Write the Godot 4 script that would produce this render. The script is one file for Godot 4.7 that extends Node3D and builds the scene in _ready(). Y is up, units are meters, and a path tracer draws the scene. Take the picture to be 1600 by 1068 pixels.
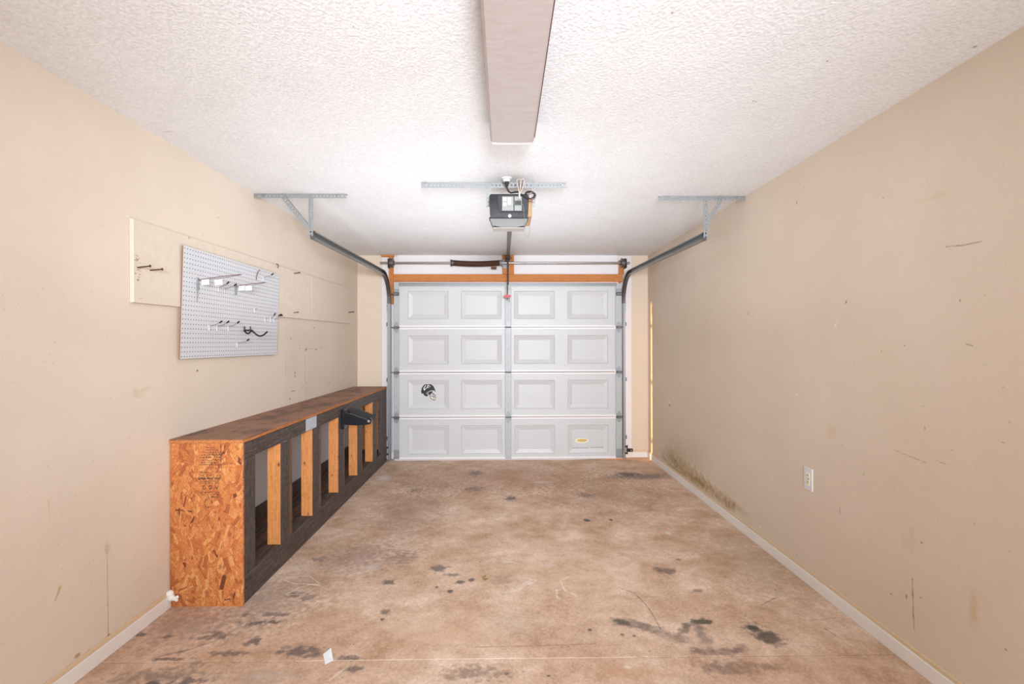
extends Node3D
# One-car garage seen towards its closed sectional door.
# x to the right, y up, -z towards the garage door; the camera stands at x = 0, z = 0.

const VX := 788.0          # pixel the room's length runs to in the photograph
const VY := 536.0
const F := 800.0           # focal length in pixels of the 1600 x 1068 frame
const EYE := 1.39
const CEIL := 2.455
const XL := -1.775
const XR := 1.752
const ZB := -6.22          # inner face of the wall with the garage door
const ZR := 2.60           # wall behind the camera
const ZD := -6.09          # inner face of the garage door stiles
const DCX := 0.046         # middle of the garage door
const DHW := 1.357         # half its width

var M := {}
var used := {}
var rng := RandomNumberGenerator.new()

# ------------------------------------------------------------------ nodes
func numbered(called: String) -> String:
	if not used.has(called):
		used[called] = 0
		return called
	used[called] += 1
	return "%s_%03d" % [called, used[called]]

func thing(called: String, label: String, category: String, at := Vector3.ZERO, group := "", kind := "") -> Node3D:
	var o := Node3D.new()
	o.name = numbered(called)
	add_child(o)
	o.position = at
	o.set_meta("label", label)
	o.set_meta("category", category)
	if group: o.set_meta("group", group)
	if kind: o.set_meta("kind", kind)
	return o

func mb() -> SurfaceTool:
	var st := SurfaceTool.new()
	st.begin(Mesh.PRIMITIVE_TRIANGLES)
	return st

# commits a SurfaceTool (built in world coordinates) as one mesh under a parent
func put(st: SurfaceTool, called: String, mat: Material, parent: Node3D, label := "") -> MeshInstance3D:
	var o := MeshInstance3D.new()
	o.name = called
	o.mesh = st.commit()
	o.material_override = mat
	o.cast_shadow = GeometryInstance3D.SHADOW_CASTING_SETTING_ON
	parent.add_child(o, true)
	o.position = -origin_of(parent)
	if label: o.set_meta("label", label)
	return o

func origin_of(n: Node) -> Vector3:
	var v := Vector3.ZERO
	while n is Node3D and n != self:
		v += (n as Node3D).position
		n = n.get_parent()
	return v

func single(st: SurfaceTool, called: String, mat: Material, label: String, category: String, group := "", kind := "") -> MeshInstance3D:
	var o := put(st, numbered(called), mat, self)
	o.position = Vector3.ZERO
	o.set_meta("label", label)
	o.set_meta("category", category)
	if group: o.set_meta("group", group)
	if kind: o.set_meta("kind", kind)
	return o

# ------------------------------------------------------------------ shapes
func quad(st: SurfaceTool, a: Vector3, b: Vector3, c: Vector3, d: Vector3, n: Vector3, ua := Vector2.ZERO, ub := Vector2.ZERO, uc := Vector2.ZERO, ud := Vector2.ZERO) -> void:
	var ps := [a, b, c, d]
	var us := [ua, ub, uc, ud]
	var idx := [0, 2, 1, 0, 3, 2] if (b - a).cross(c - a).dot(n) + (c - a).cross(d - a).dot(n) > 0.0 else [0, 1, 2, 0, 2, 3]
	for i in idx:
		st.set_normal(n)
		st.set_uv(us[i])
		st.add_vertex(ps[i])

func tri(st: SurfaceTool, a: Vector3, b: Vector3, c: Vector3, n: Vector3, ua := Vector2.ZERO, ub := Vector2.ZERO, uc := Vector2.ZERO) -> void:
	var ps := [a, b, c]
	var us := [ua, ub, uc]
	var idx := [0, 2, 1] if (b - a).cross(c - a).dot(n) > 0.0 else [0, 1, 2]
	for i in idx:
		st.set_normal(n)
		st.set_uv(us[i])
		st.add_vertex(ps[i])

func uvof(l: Vector3, axis: int, grain: int, off: Vector2) -> Vector2:
	var o := [0, 1, 2]
	o.erase(axis)
	if o[0] == grain: o = [o[1], o[0]]
	return Vector2(l[o[0]], l[o[1]]) + off

# chamfered box: centre c, size s, chamfer b; grain = local axis along which v runs (metres)
func bbox(st: SurfaceTool, c: Vector3, s: Vector3, b := 0.002, grain := 1, basis := Basis.IDENTITY, off := Vector2.ZERO) -> void:
	var h := s * 0.5
	b = minf(b, minf(h.x, minf(h.y, h.z)) * 0.45)
	for ax in 3:
		var i := (ax + 1) % 3
		var j := (ax + 2) % 3
		for sg in [-1.0, 1.0]:
			var n := Vector3.ZERO
			n[ax] = sg
			var q := []
			var u := []
			for k in [[-1, -1], [1, -1], [1, 1], [-1, 1]]:
				var l := Vector3.ZERO
				l[ax] = sg * h[ax]
				l[i] = k[0] * (h[i] - b)
				l[j] = k[1] * (h[j] - b)
				q.append(c + basis * l)
				u.append(uvof(l, ax, grain, off))
			quad(st, q[0], q[1], q[2], q[3], basis * n, u[0], u[1], u[2], u[3])
	if b <= 0.0: return
	for ax in 3:      # edges along ax
		var i := (ax + 1) % 3
		var j := (ax + 2) % 3
		for si in [-1.0, 1.0]:
			for sj in [-1.0, 1.0]:
				var q := []
				var u := []
				for k in [[0, -1], [0, 1], [1, 1], [1, -1]]:
					var l := Vector3.ZERO
					l[i] = si * (h[i] - (b if k[0] == 1 else 0.0))
					l[j] = sj * (h[j] - (0.0 if k[0] == 1 else b))
					l[ax] = k[1] * (h[ax] - b)
					q.append(c + basis * l)
					u.append(uvof(l, i, grain, off))
				var n := Vector3.ZERO
				n[i] = si
				n[j] = sj
				quad(st, q[0], q[1], q[2], q[3], (basis * n).normalized(), u[0], u[1], u[2], u[3])
	for sx in [-1.0, 1.0]:
		for sy in [-1.0, 1.0]:
			for sz in [-1.0, 1.0]:
				var p := Vector3(sx * h.x, sy * h.y, sz * h.z)
				var a := p - Vector3(0, sy * b, sz * b)
				var d := p - Vector3(sx * b, 0, sz * b)
				var e := p - Vector3(sx * b, sy * b, 0)
				tri(st, c + basis * a, c + basis * d, c + basis * e, (basis * Vector3(sx, sy, sz)).normalized(), Vector2(a.x, a.y) + off, Vector2(d.x, d.y) + off, Vector2(e.x, e.y) + off)

# box between two corners
func cbox(st: SurfaceTool, a: Vector3, b: Vector3, bev := 0.002, grain := 1, off := Vector2.ZERO) -> void:
	bbox(st, (a + b) * 0.5, (b - a).abs(), bev, grain, Basis.IDENTITY, off)

func tube(st: SurfaceTool, pts: Array, r: float, sides := 8, r2 := -1.0) -> void:
	var up := Vector3.ZERO
	var rings := []
	var n := pts.size()
	for i in n:
		var t: Vector3 = ((pts[mini(i + 1, n - 1)] as Vector3) - (pts[maxi(i - 1, 0)] as Vector3)).normalized()
		if up == Vector3.ZERO:
			up = t.cross(Vector3.UP if absf(t.y) < 0.9 else Vector3.RIGHT).normalized()
		up = (up - t * up.dot(t)).normalized()
		var sd := t.cross(up)
		var rr := r if r2 < 0.0 else lerpf(r, r2, float(i) / (n - 1))
		var ring := []
		for k in sides:
			var a := TAU * k / sides
			var d := up * cos(a) + sd * sin(a)
			ring.append([(pts[i] as Vector3) + d * rr, d, Vector2(float(k) / sides, i)])
		rings.append(ring)
	for i in n - 1:
		for k in sides:
			var k2 := (k + 1) % sides
			_smooth(st, [rings[i][k], rings[i][k2], rings[i + 1][k2], rings[i + 1][k]])
	for e in [0, n - 1]:
		var t: Vector3 = ((pts[e] as Vector3) - (pts[1 if e == 0 else n - 2] as Vector3)).normalized()
		for k in range(1, sides - 1):
			tri(st, rings[e][0][0], rings[e][k][0], rings[e][k + 1][0], t)

func _smooth(st: SurfaceTool, q: Array) -> void:
	var nn: Vector3 = q[0][1] + q[2][1]
	var flip: bool = (q[1][0] - q[0][0]).cross(q[2][0] - q[0][0]).dot(nn) + (q[2][0] - q[0][0]).cross(q[3][0] - q[0][0]).dot(nn) > 0.0
	for i in ([0, 2, 1, 0, 3, 2] if flip else [0, 1, 2, 0, 2, 3]):
		st.set_normal(q[i][1])
		st.set_uv(q[i][2])
		st.add_vertex(q[i][0])

# profile: array of Vector2(radius, height along axis)
func lathe(st: SurfaceTool, o: Vector3, axis: Vector3, prof: Array, sides := 16) -> void:
	axis = axis.normalized()
	var ex := axis.cross(Vector3.UP if absf(axis.y) < 0.9 else Vector3.RIGHT).normalized()
	var ey := axis.cross(ex)
	for i in prof.size() - 1:
		var a: Vector2 = prof[i]
		var b: Vector2 = prof[i + 1]
		var sl := Vector2(b.y - a.y, a.x - b.x).normalized()
		for k in sides:
			var q := []
			for e in [[a, k], [a, k + 1], [b, k + 1], [b, k]]:
				var an: float = TAU * e[1] / sides
				var d: Vector3 = ex * cos(an) + ey * sin(an)
				q.append([o + d * e[0].x + axis * e[0].y, (d * sl.x + axis * sl.y).normalized(), Vector2(float(e[1]) / sides, e[0].y)])
			_smooth(st, q)

# outline (2D) extruded along ez; front face at o
func prism(st: SurfaceTool, poly: PackedVector2Array, o: Vector3, ex: Vector3, ey: Vector3, ez: Vector3, depth: float) -> void:
	var t := Geometry2D.triangulate_polygon(poly)
	for i in range(0, t.size(), 3):
		for s in [0.0, 1.0]:
			var p := []
			for k in 3:
				var v := poly[t[i + k]]
				p.append(o + ex * v.x + ey * v.y + ez * depth * s)
			tri(st, p[0], p[1], p[2], ez * (1.0 if s > 0.5 else -1.0), poly[t[i]], poly[t[i + 1]], poly[t[i + 2]])
	var cw := Geometry2D.is_polygon_clockwise(poly)
	for i in poly.size():
		var a := poly[i]
		var b := poly[(i + 1) % poly.size()]
		var dn := (b - a).orthogonal().normalized() * (-1.0 if cw else 1.0)
		# orthogonal() of (x, y) is (y, -x): outward for a counter-clockwise outline
		var n := ex * dn.x + ey * dn.y
		var pa := o + ex * a.x + ey * a.y
		var pb := o + ex * b.x + ey * b.y
		quad(st, pa, pb, pb + ez * depth, pa + ez * depth, n.normalized(), a, b, b, a)

# strip with a row of real holes: two rails joined by bridges
func perforated(st: SurfaceTool, o: Vector3, ex: Vector3, ey: Vector3, L: float, w: float, t := 0.0022, pitch := 0.0254) -> void:
	var ez := ex.cross(ey).normalized()
	var bs := Basis(ex, ey, ez)
	for k in [[0.0, 0.34], [0.66, 1.0]]:
		bbox(st, o + ex * L * 0.5 + ey * w * (k[0] + k[1]) * 0.5, Vector3(L, w * (k[1] - k[0]), t), 0.0, 0, bs)
	var n := int(L / pitch)
	for i in n + 1:
		var x := clampf(i * pitch, pitch * 0.3, L - pitch * 0.3)
		bbox(st, o + ex * x + ey * w * 0.5, Vector3(pitch * 0.55, w * 0.34, t), 0.0, 0, bs)

# slotted L angle from o along ex, flanges along ey and ez
func slotted_angle(st: SurfaceTool, o: Vector3, ex: Vector3, ey: Vector3, ez: Vector3, L: float, w := 0.032) -> void:
	perforated(st, o, ex, ey, L, w)
	perforated(st, o, ex, ez, L, w)

# closed 2D profile swept along a path in the plane x = const; prof.x to the side (sx), prof.y along the in-plane normal
func sweep(st: SurfaceTool, pts: Array, side: Vector3, prof: PackedVector2Array) -> void:
	var n := pts.size()
	var rings := []
	for i in n:
		var t: Vector3 = ((pts[mini(i + 1, n - 1)] as Vector3) - (pts[maxi(i - 1, 0)] as Vector3)).normalized()
		var nn := t.cross(side).normalized()
		var ring := []
		for v in prof:
			ring.append((pts[i] as Vector3) + side * v.x + nn * v.y)
		rings.append(ring)
	var m := prof.size()
	for i in n - 1:
		for k in m:
			var k2 := (k + 1) % m
			var a: Vector3 = rings[i][k]
			var b: Vector3 = rings[i][k2]
			var c: Vector3 = rings[i + 1][k2]
			var d: Vector3 = rings[i + 1][k]
			var mid := Vector3.ZERO
			var nrm := (b - a).cross(d - a).normalized()
			# outward side of a counter-clockwise profile
			var e := prof[k2] - prof[k]
			var tt: Vector3 = ((pts[i + 1] as Vector3) - (pts[i] as Vector3)).normalized()
			var out := side * e.y - tt.cross(side).normalized() * e.x
			if nrm.dot(out) < 0.0: nrm = -nrm
			quad(st, a, b, c, d, nrm, Vector2(0, 0), Vector2(0.01, 0), Vector2(0.01, 0.01), Vector2(0, 0.01))

# ------------------------------------------------------------------ pictures of surfaces
class Canvas:
	var w: int
	var h: int
	var d := PackedByteArray()
	var n := FastNoiseLite.new()
	func _init(ww: int, hh: int, c: Color):
		w = ww
		h = hh
		d.resize(w * h * 3)
		var img := Image.create(w, h, false, Image.FORMAT_RGB8)
		img.fill(c)
		d = img.get_data()
		n.seed = 7
		n.frequency = 0.06
		n.fractal_octaves = 3
	# adds noise pictures: each layer is [bytes, amplitude for r, g, b]
	func layers(ls: Array) -> void:
		var np := w * h
		for l in ls:
			var b: PackedByteArray = l[0]
			var ar: float = l[1] / 128.0
			var ag: float = l[2] / 128.0
			var ab: float = l[3] / 128.0
			var j := 0
			for i in np:
				var v := b[i] - 128
				d[j] = clampi(d[j] + int(v * ar), 0, 255)
				d[j + 1] = clampi(d[j + 1] + int(v * ag), 0, 255)
				d[j + 2] = clampi(d[j + 2] + int(v * ab), 0, 255)
				j += 3
	func blob(cx: float, cy: float, rx: float, ry: float, ang: float, c: Color, a: float, rough := 0.4, soft := 0.5) -> void:
		var R := maxf(rx, ry) * (1.0 + rough)
		var ca := cos(ang)
		var sa := sin(ang)
		var cr := c.r * 255.0
		var cg := c.g * 255.0
		var cb := c.b * 255.0
		for y in range(maxi(0, int(cy - R)), mini(h, int(cy + R) + 2)):
			for x in range(maxi(0, int(cx - R)), mini(w, int(cx + R) + 2)):
				var dx := x - cx
				var dy := y - cy
				var u := (dx * ca + dy * sa) / rx
				var v := (-dx * sa + dy * ca) / ry
				var q := sqrt(u * u + v * v)
				if q > 1.0 + rough: continue
				q += n.get_noise_2d(x * 1.0, y * 1.0) * rough
				var k := a * clampf((1.0 - q) / soft, 0.0, 1.0)
				if k <= 0.0: continue
				k *= 0.8 + 0.4 * n.get_noise_2d(x * 5.0 + 300.0, y * 5.0)
				var j := (y * w + x) * 3
				d[j] = clampi(int(lerpf(d[j], cr, k)), 0, 255)
				d[j + 1] = clampi(int(lerpf(d[j + 1], cg, k)), 0, 255)
				d[j + 2] = clampi(int(lerpf(d[j + 2], cb, k)), 0, 255)
	func stroke(pts: Array, r: float, c: Color, a: float, rough := 0.5) -> void:
		for i in pts.size() - 1:
			var p: Vector2 = pts[i]
			var q: Vector2 = pts[i + 1]
			var m := maxi(1, int(p.distance_to(q) / maxf(r * 0.8, 0.7)))
			for k in m:
				var t := p.lerp(q, float(k) / m)
				blob(t.x, t.y, r, r, 0.0, c, a, rough, 0.7)
	func image() -> Image:
		return Image.create_from_data(w, h, false, Image.FORMAT_RGB8, d)
	func texture(mip := true) -> ImageTexture:
		var im := image()
		if mip: im.generate_mipmaps()
		return ImageTexture.create_from_image(im)

func noise_bytes(w: int, h: int, freq: float, seed_: int, oct := 4, kind := FastNoiseLite.TYPE_SIMPLEX, sx := 1.0, sy := 1.0) -> PackedByteArray:
	var n := FastNoiseLite.new()
	n.seed = seed_
	n.noise_type = kind
	n.frequency = freq
	n.fractal_octaves = oct
	var im := n.get_image(maxi(8, int(w * sx)), maxi(8, int(h * sy)), false, false, true)
	if sx != 1.0 or sy != 1.0: im.resize(w, h, Image.INTERPOLATE_CUBIC)
	im.convert(Image.FORMAT_L8)
	return im.get_data()

func mat(c: Color, rough := 0.7, metal := 0.0, tex: Texture2D = null, spec := 0.5) -> StandardMaterial3D:
	var m := StandardMaterial3D.new()
	m.albedo_color = c
	m.roughness = rough
	m.metallic = metal
	m.metallic_specular = spec
	if tex: m.albedo_texture = tex
	return m

func c8(r: int, g: int, b: int) -> Color:
	return Color(r / 255.0, g / 255.0, b / 255.0)

# photo pixel -> point on the floor / side walls (metres)
func fl(px: float, py: float) -> Vector2:
	var s := (py - VY) / EYE
	return Vector2((px - VX) / s, -F / s)
func wallp(px: float, py: float, X: float) -> Vector2:    # -> (z, y)
	var s := (px - VX) / X
	return Vector2(-F / s, EYE + (VY - py) / s)

# ------------------------------------------------------------------ floor picture
const FX0 := -1.8
const FXW := 3.6
const FZ0 := -6.4
const FZW := 4.8
func floor_texture() -> ImageTexture:
	var W := 1280
	var H := 1706
	var cv := Canvas.new(W, H, c8(208, 175, 150))
	cv.layers([
		[noise_bytes(W, H, 0.010, 11, 5, FastNoiseLite.TYPE_SIMPLEX, 0.5, 0.5), 20, 24, 28],
		[noise_bytes(W, H, 0.020, 12, 5), 14, 15, 16],
		[noise_bytes(W, H, 0.10, 13, 3), 11, 11, 10],
		[noise_bytes(W, H, 0.7, 14, 1, FastNoiseLite.TYPE_VALUE), 13, 13, 13],
	])
	var T := func(px: float, py: float) -> Vector2:
		var p := fl(px, py)
		return Vector2((p.x - FX0) / FXW * W, (p.y - FZ0) / FZW * H)
	var B := func(px: float, py: float, rx: float, ry: float, c: Color, a: float, rough := 0.45, soft := 0.5):
		var p: Vector2 = T.call(px, py)
		var e: Vector2 = T.call(px + rx, py)
		var g: Vector2 = T.call(px, py + ry)
		var hh: Vector2 = T.call(px, py - ry)
		cv.blob(p.x, p.y, absf(e.x - p.x), absf(g.y - hh.y) * 0.5, 0.0, c, minf(1.0, a * 1.3), rough, soft)
	var S := func(pts: Array, r: float, c: Color, a: float):
		var q := []
		for v in pts: q.append(T.call(v[0], v[1]))
		cv.stroke(q, r * 1.25, c, minf(1.0, a * 1.5))
	var grey := c8(118, 108, 104)
	var dark := c8(74, 68, 64)
	var mauve := c8(150, 128, 120)
	var pale := c8(222, 208, 196)
	var brown := c8(150, 112, 84)
	var olive := c8(146, 126, 102)
	# broad discolourations with their own outlines
	B.call(780, 748, 200, 30, c8(172, 130, 108), 0.55, 0.7, 0.9)
	B.call(640, 800, 70, 60, c8(160, 128, 112), 0.5, 0.7, 0.9)
	B.call(950, 770, 110, 40, c8(160, 126, 104), 0.45, 0.7, 0.9)
	B.call(1180, 880, 110, 80, c8(172, 148, 122), 0.5, 0.7, 0.9)
	B.call(560, 870, 80, 30, mauve, 0.5, 0.7, 0.9)
	B.call(420, 940, 90, 50, c8(160, 140, 130), 0.55, 0.8, 0.9)
	B.call(300, 970, 110, 40, mauve, 0.5, 0.8, 0.9)
	B.call(500, 960, 90, 40, c8(178, 138, 102), 0.35, 0.8, 0.9)
	B.call(700, 985, 120, 40, c8(216, 184, 152), 0.4, 0.8, 0.9)
	B.call(880, 900, 160, 50, c8(224, 196, 168), 0.5, 0.8, 0.9)
	B.call(800, 975, 55, 28, pale, 0.35, 0.7, 0.9)
	B.call(260, 1050, 90, 16, c8(130, 116, 108), 0.6, 0.9, 0.8)
	B.call(410, 1052, 70, 14, c8(170, 150, 138), 0.5, 0.9, 0.8)
	B.call(740, 1050, 60, 16, c8(134, 112, 98), 0.6, 0.9, 0.8)
	B.call(980, 1050, 80, 14, c8(190, 146, 106), 0.4, 0.9, 0.8)
	B.call(1000, 745, 60, 6, grey, 0.75, 0.6, 0.7)
	B.call(980, 741, 22, 4, dark, 0.6, 0.5, 0.6)
	B.call(742, 738, 14, 5, grey, 0.7, 0.5, 0.7)
	B.call(738, 763, 20, 5, c8(136, 114, 102), 0.7, 0.6, 0.7)
	B.call(648, 765, 14, 4, c8(138, 116, 106), 0.6, 0.6, 0.7)
	B.call(798, 778, 12, 4, c8(104, 96, 96), 0.85, 0.5, 0.6)
	B.call(915, 774, 16, 5, c8(128, 108, 100), 0.7, 0.6, 0.7)
	B.call(916, 813, 7, 2.5, c8(84, 78, 78), 0.9, 0.4, 0.5)
	B.call(954, 813, 3, 2, dark, 0.8, 0.4, 0.5)
	B.call(685, 886, 17, 7, c8(122, 106, 98), 0.8, 0.6, 0.6)
	B.call(630, 868, 26, 12, c8(140, 118, 110), 0.5, 0.7, 0.8)
	B.call(705, 896, 14, 3, c8(124, 108, 98), 0.7, 0.6, 0.6)
	B.call(718, 908, 12, 3, c8(100, 88, 80), 0.8, 0.5, 0.5)
	B.call(735, 905, 7, 3.5, c8(100, 88, 80), 0.8, 0.5, 0.5)
	B.call(703, 922, 6, 3, c8(90, 78, 70), 0.9, 0.4, 0.5)
	B.call(682, 915, 3, 2, c8(90, 78, 70), 0.8, 0.4, 0.5)
	B.call(605, 907, 16, 4, c8(110, 98, 90), 0.8, 0.6, 0.6)
	B.call(602, 953, 10, 6, c8(120, 104, 92), 0.7, 0.5, 0.6)
	B.call(597, 965, 4, 3, c8(96, 82, 72), 0.8, 0.4, 0.6)
	B.call(785, 905, 30, 14, c8(160, 130, 106), 0.5, 0.7, 0.8)
	# dark spills on the right half
	B.call(1042, 893, 19, 6, c8(122, 102, 94), 0.75, 0.5, 0.5)
	B.call(1028, 890, 10, 4, c8(110, 98, 88), 0.6, 0.5, 0.5)
	B.call(1060, 876, 5, 2, c8(110, 96, 84), 0.6, 0.4, 0.6)
	B.call(1090, 925, 14, 4, c8(130, 112, 94), 0.6, 0.6, 0.6)
	S.call([[962, 972], [985, 974], [1003, 979], [1022, 981]], 13.0, c8(102, 94, 86), 0.4)
	S.call([[1000, 979], [1030, 987], [1050, 996], [1080, 1004]], 15.0, c8(120, 104, 94), 0.33)
	B.call(972, 972, 15, 7, c8(88, 82, 74), 0.7, 0.4, 0.5)
	S.call([[1068, 988], [1076, 977], [1092, 973], [1114, 971]], 9.0, c8(92, 84, 74), 0.36)
	B.call(1096, 973, 19, 6, c8(82, 76, 66), 0.75, 0.35, 0.5)
	S.call([[1088, 978], [1098, 995], [1114, 1012]], 13.0, c8(112, 98, 88), 0.36)
	B.call(1176, 983, 13, 5, c8(72, 68, 58), 0.8, 0.3, 0.5)
	S.call([[1176, 984], [1190, 993], [1204, 1001], [1220, 1010]], 20.0, c8(74, 68, 58), 0.34)
	B.call(1205, 1000, 24, 13, c8(84, 76, 64), 0.55, 0.35, 0.5)
	S.call([[1085, 1018], [1120, 1021], [1150, 1020], [1168, 1011]], 10.0, c8(118, 98, 90), 0.4)
	B.call(1135, 1045, 55, 14, c8(130, 106, 96), 0.6, 0.8, 0.7)
	B.call(1200, 1045, 26, 8, c8(128, 108, 92), 0.5, 0.8, 0.7)
	B.call(920, 984, 4, 2.5, c8(92, 82, 74), 0.85, 0.3, 0.5)
	B.call(971, 992, 4, 3, c8(120, 94, 74), 0.7, 0.3, 0.5)
	B.call(990, 994, 4, 2, c8(104, 90, 80), 0.8, 0.3, 0.5)
	B.call(856, 1055, 4, 2, c8(94, 82, 74), 0.8, 0.3, 0.5)
	B.call(790, 1051, 5, 3, c8(94, 82, 74), 0.6, 0.3, 0.5)
	# grey-mauve dragged streaks on the left
	for s in [[400, 968, 24, 4, 0.7], [424, 967, 14, 3, 0.8], [345, 985, 20, 6, 0.5], [402, 995, 12, 7, 0.75], [390, 1000, 9, 5, 0.6], [360, 1014, 30, 5, 0.6], [265, 1022, 40, 3, 0.7], [228, 984, 9, 4, 0.7], [265, 988, 10, 3, 0.6], [240, 1062, 30, 8, 0.75], [300, 1056, 24, 8, 0.6], [470, 1012, 40, 9, 0.7], [490, 1020, 22, 4, 0.5], [545, 1024, 20, 5, 0.65], [550, 1040, 22, 6, 0.6], [330, 990, 30, 4, 0.4], [465, 925, 16, 5, 0.5], [430, 955, 24, 5, 0.5], [388, 955, 6, 5, 0.6], [480, 930, 12, 5, 0.4], [500, 870, 12, 4, 0.4], [310, 1030, 22, 5, 0.4]]:
		B.call(s[0], s[1], s[2], s[3], c8(104, 92, 90), s[4], 0.75, 0.6)
	S.call([[245, 1020], [300, 1008], [345, 993]], 3.0, c8(110, 96, 92), 0.3)
	# pale dried tracks
	var wt := c8(228, 216, 204)
	S.call([[446, 902], [462, 908], [478, 908], [500, 910]], 2.2, wt, 0.55)
	S.call([[446, 902], [466, 896], [486, 897], [500, 908]], 1.6, wt, 0.45)
	S.call([[449, 924], [468, 914], [486, 909], [502, 911]], 2.0, wt, 0.55)
	S.call([[450, 925], [475, 924], [492, 916]], 1.6, wt, 0.45)
	S.call([[452, 889], [462, 882], [472, 888], [466, 893], [452, 893]], 2.0, wt, 0.45)
	S.call([[468, 882], [484, 880]], 1.6, wt, 0.4)
	S.call([[497, 935], [490, 942], [484, 943]], 1.8, wt, 0.5)
	B.call(475, 903, 20, 4, pale, 0.45, 0.5, 0.8)
	B.call(470, 918, 16, 4, pale, 0.4, 0.5, 0.8)
	B.call(600, 745, 16, 6, c8(226, 216, 210), 0.75, 0.5, 0.7)
	B.call(582, 884, 12, 6, c8(214, 202, 198), 0.5, 0.6, 0.8)
	B.call(845, 753, 22, 2.5, pale, 0.5, 0.6, 0.7)
	B.call(540, 775, 30, 5, pale, 0.2, 0.8, 0.9)
	S.call([[788, 925], [806, 922], [818, 914], [838, 906]], 4.0, wt, 0.4)
	S.call([[812, 914], [830, 905], [838, 908]], 4.0, wt, 0.35)
	S.call([[800, 900], [822, 903], [838, 906]], 1.6, wt, 0.4)
	S.call([[888, 901], [874, 907], [880, 920], [901, 932]], 2.2, wt, 0.5)
	S.call([[868, 922], [870, 933], [876, 936]], 2.2, wt, 0.5)
	S.call([[868, 921], [880, 922], [900, 931]], 1.6, wt, 0.35)
	B.call(795, 877, 12, 3, wt, 0.5, 0.7, 0.7)
	B.call(855, 882, 20, 4, pale, 0.4, 0.7, 0.8)
	B.call(915, 997, 14, 8, pale, 0.4, 0.6, 0.8)
	B.call(980, 1043, 8, 3, wt, 0.7, 0.6, 0.6)
	S.call([[515, 1058], [530, 1046], [545, 1036]], 2.5, wt, 0.45)
	B.call(420, 1050, 30, 8, pale, 0.35, 0.9, 0.8)
	B.call(706, 1063, 8, 3, wt, 0.5, 0.7, 0.7)
	B.call(1044, 834, 5, 3, c8(214, 212, 212), 0.8, 0.4, 0.5)
	S.call([[950, 845], [975, 833]], 1.2, wt, 0.4)
	# hairlines
	S.call([[965, 918], [990, 927], [1008, 945], [1020, 962], [1032, 985]], 0.9, c8(100, 86, 76), 0.5)
	S.call([[740, 1009], [830, 1008], [930, 1006]], 0.9, c8(130, 106, 88), 0.45)
	S.call([[1190, 948], [1213, 937]], 1.2, c8(120, 100, 84), 0.5)
	S.call([[1290, 985], [1320, 1005]], 1.2, c8(110, 92, 80), 0.5)
	rng.seed = 41
	for i in 170:
		var px := rng.randf_range(250, 1300)
		var py := 722.0 + 346.0 * sqrt(rng.randf())
		var p: Vector2 = T.call(px, py)
		var lt := rng.randf() < 0.5
		cv.blob(p.x, p.y, rng.randf_range(1.0, 3.2), rng.randf_range(0.9, 2.4), rng.randf() * 3.0, wt if lt else dark, rng.randf_range(0.35, 0.8), 0.4, 0.6)
	for i in 260:      # faint trowel arcs and drag marks
		var p := Vector2(rng.randf() * W, rng.randf() * H)
		var a := rng.randf_range(-0.5, 0.9)
		var L := rng.randf_range(12, 70)
		var lt := rng.randf() < 0.55
		cv.blob(p.x, p.y, L, rng.randf_range(1.0, 4.0), a, wt if lt else c8(128, 104, 88), rng.randf_range(0.08, 0.26), 0.6, 0.8)
	return cv.texture()

# ------------------------------------------------------------------ wall pictures (length of the room x height)
const WZ0 := -6.22
const WZW := 8.82
func wall_canvas(seed_: int, c: Color) -> Canvas:
	var W := 2048
	var H := 680
	var cv := Canvas.new(W, H, c)
	cv.layers([
		[noise_bytes(W, H, 0.008, seed_, 4, FastNoiseLite.TYPE_SIMPLEX, 0.5, 0.5), 4, 4, 5],
		[noise_bytes(W, H, 0.5, seed_ + 1, 2), 5, 5, 5],
	])
	return cv
func wt_px(cv: Canvas, px: float, py: float, X: float) -> Vector2:
	var p := wallp(px, py, X)
	return Vector2((p.x - WZ0) / WZW * cv.w, (CEIL - p.y) / CEIL * cv.h)
func wblob(cv: Canvas, X: float, px: float, py: float, rx: float, ry: float, c: Color, a: float, rough := 0.45, soft := 0.5) -> void:
	var p := wt_px(cv, px, py, X)
	var e := wt_px(cv, px + rx, py, X)
	var g := wt_px(cv, px - rx, py, X)
	var v := wt_px(cv, px, py + ry, X)
	cv.blob(p.x, p.y, maxf(0.7, absf(e.x - g.x) * 0.5), maxf(0.7, absf(v.y - p.y)), 0.0, c, a, rough, soft)
func wstroke(cv: Canvas, X: float, pts: Array, r: float, c: Color, a: float) -> void:
	var q := []
	for v in pts: q.append(wt_px(cv, v[0], v[1], X))
	cv.stroke(q, r, c, a)

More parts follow.
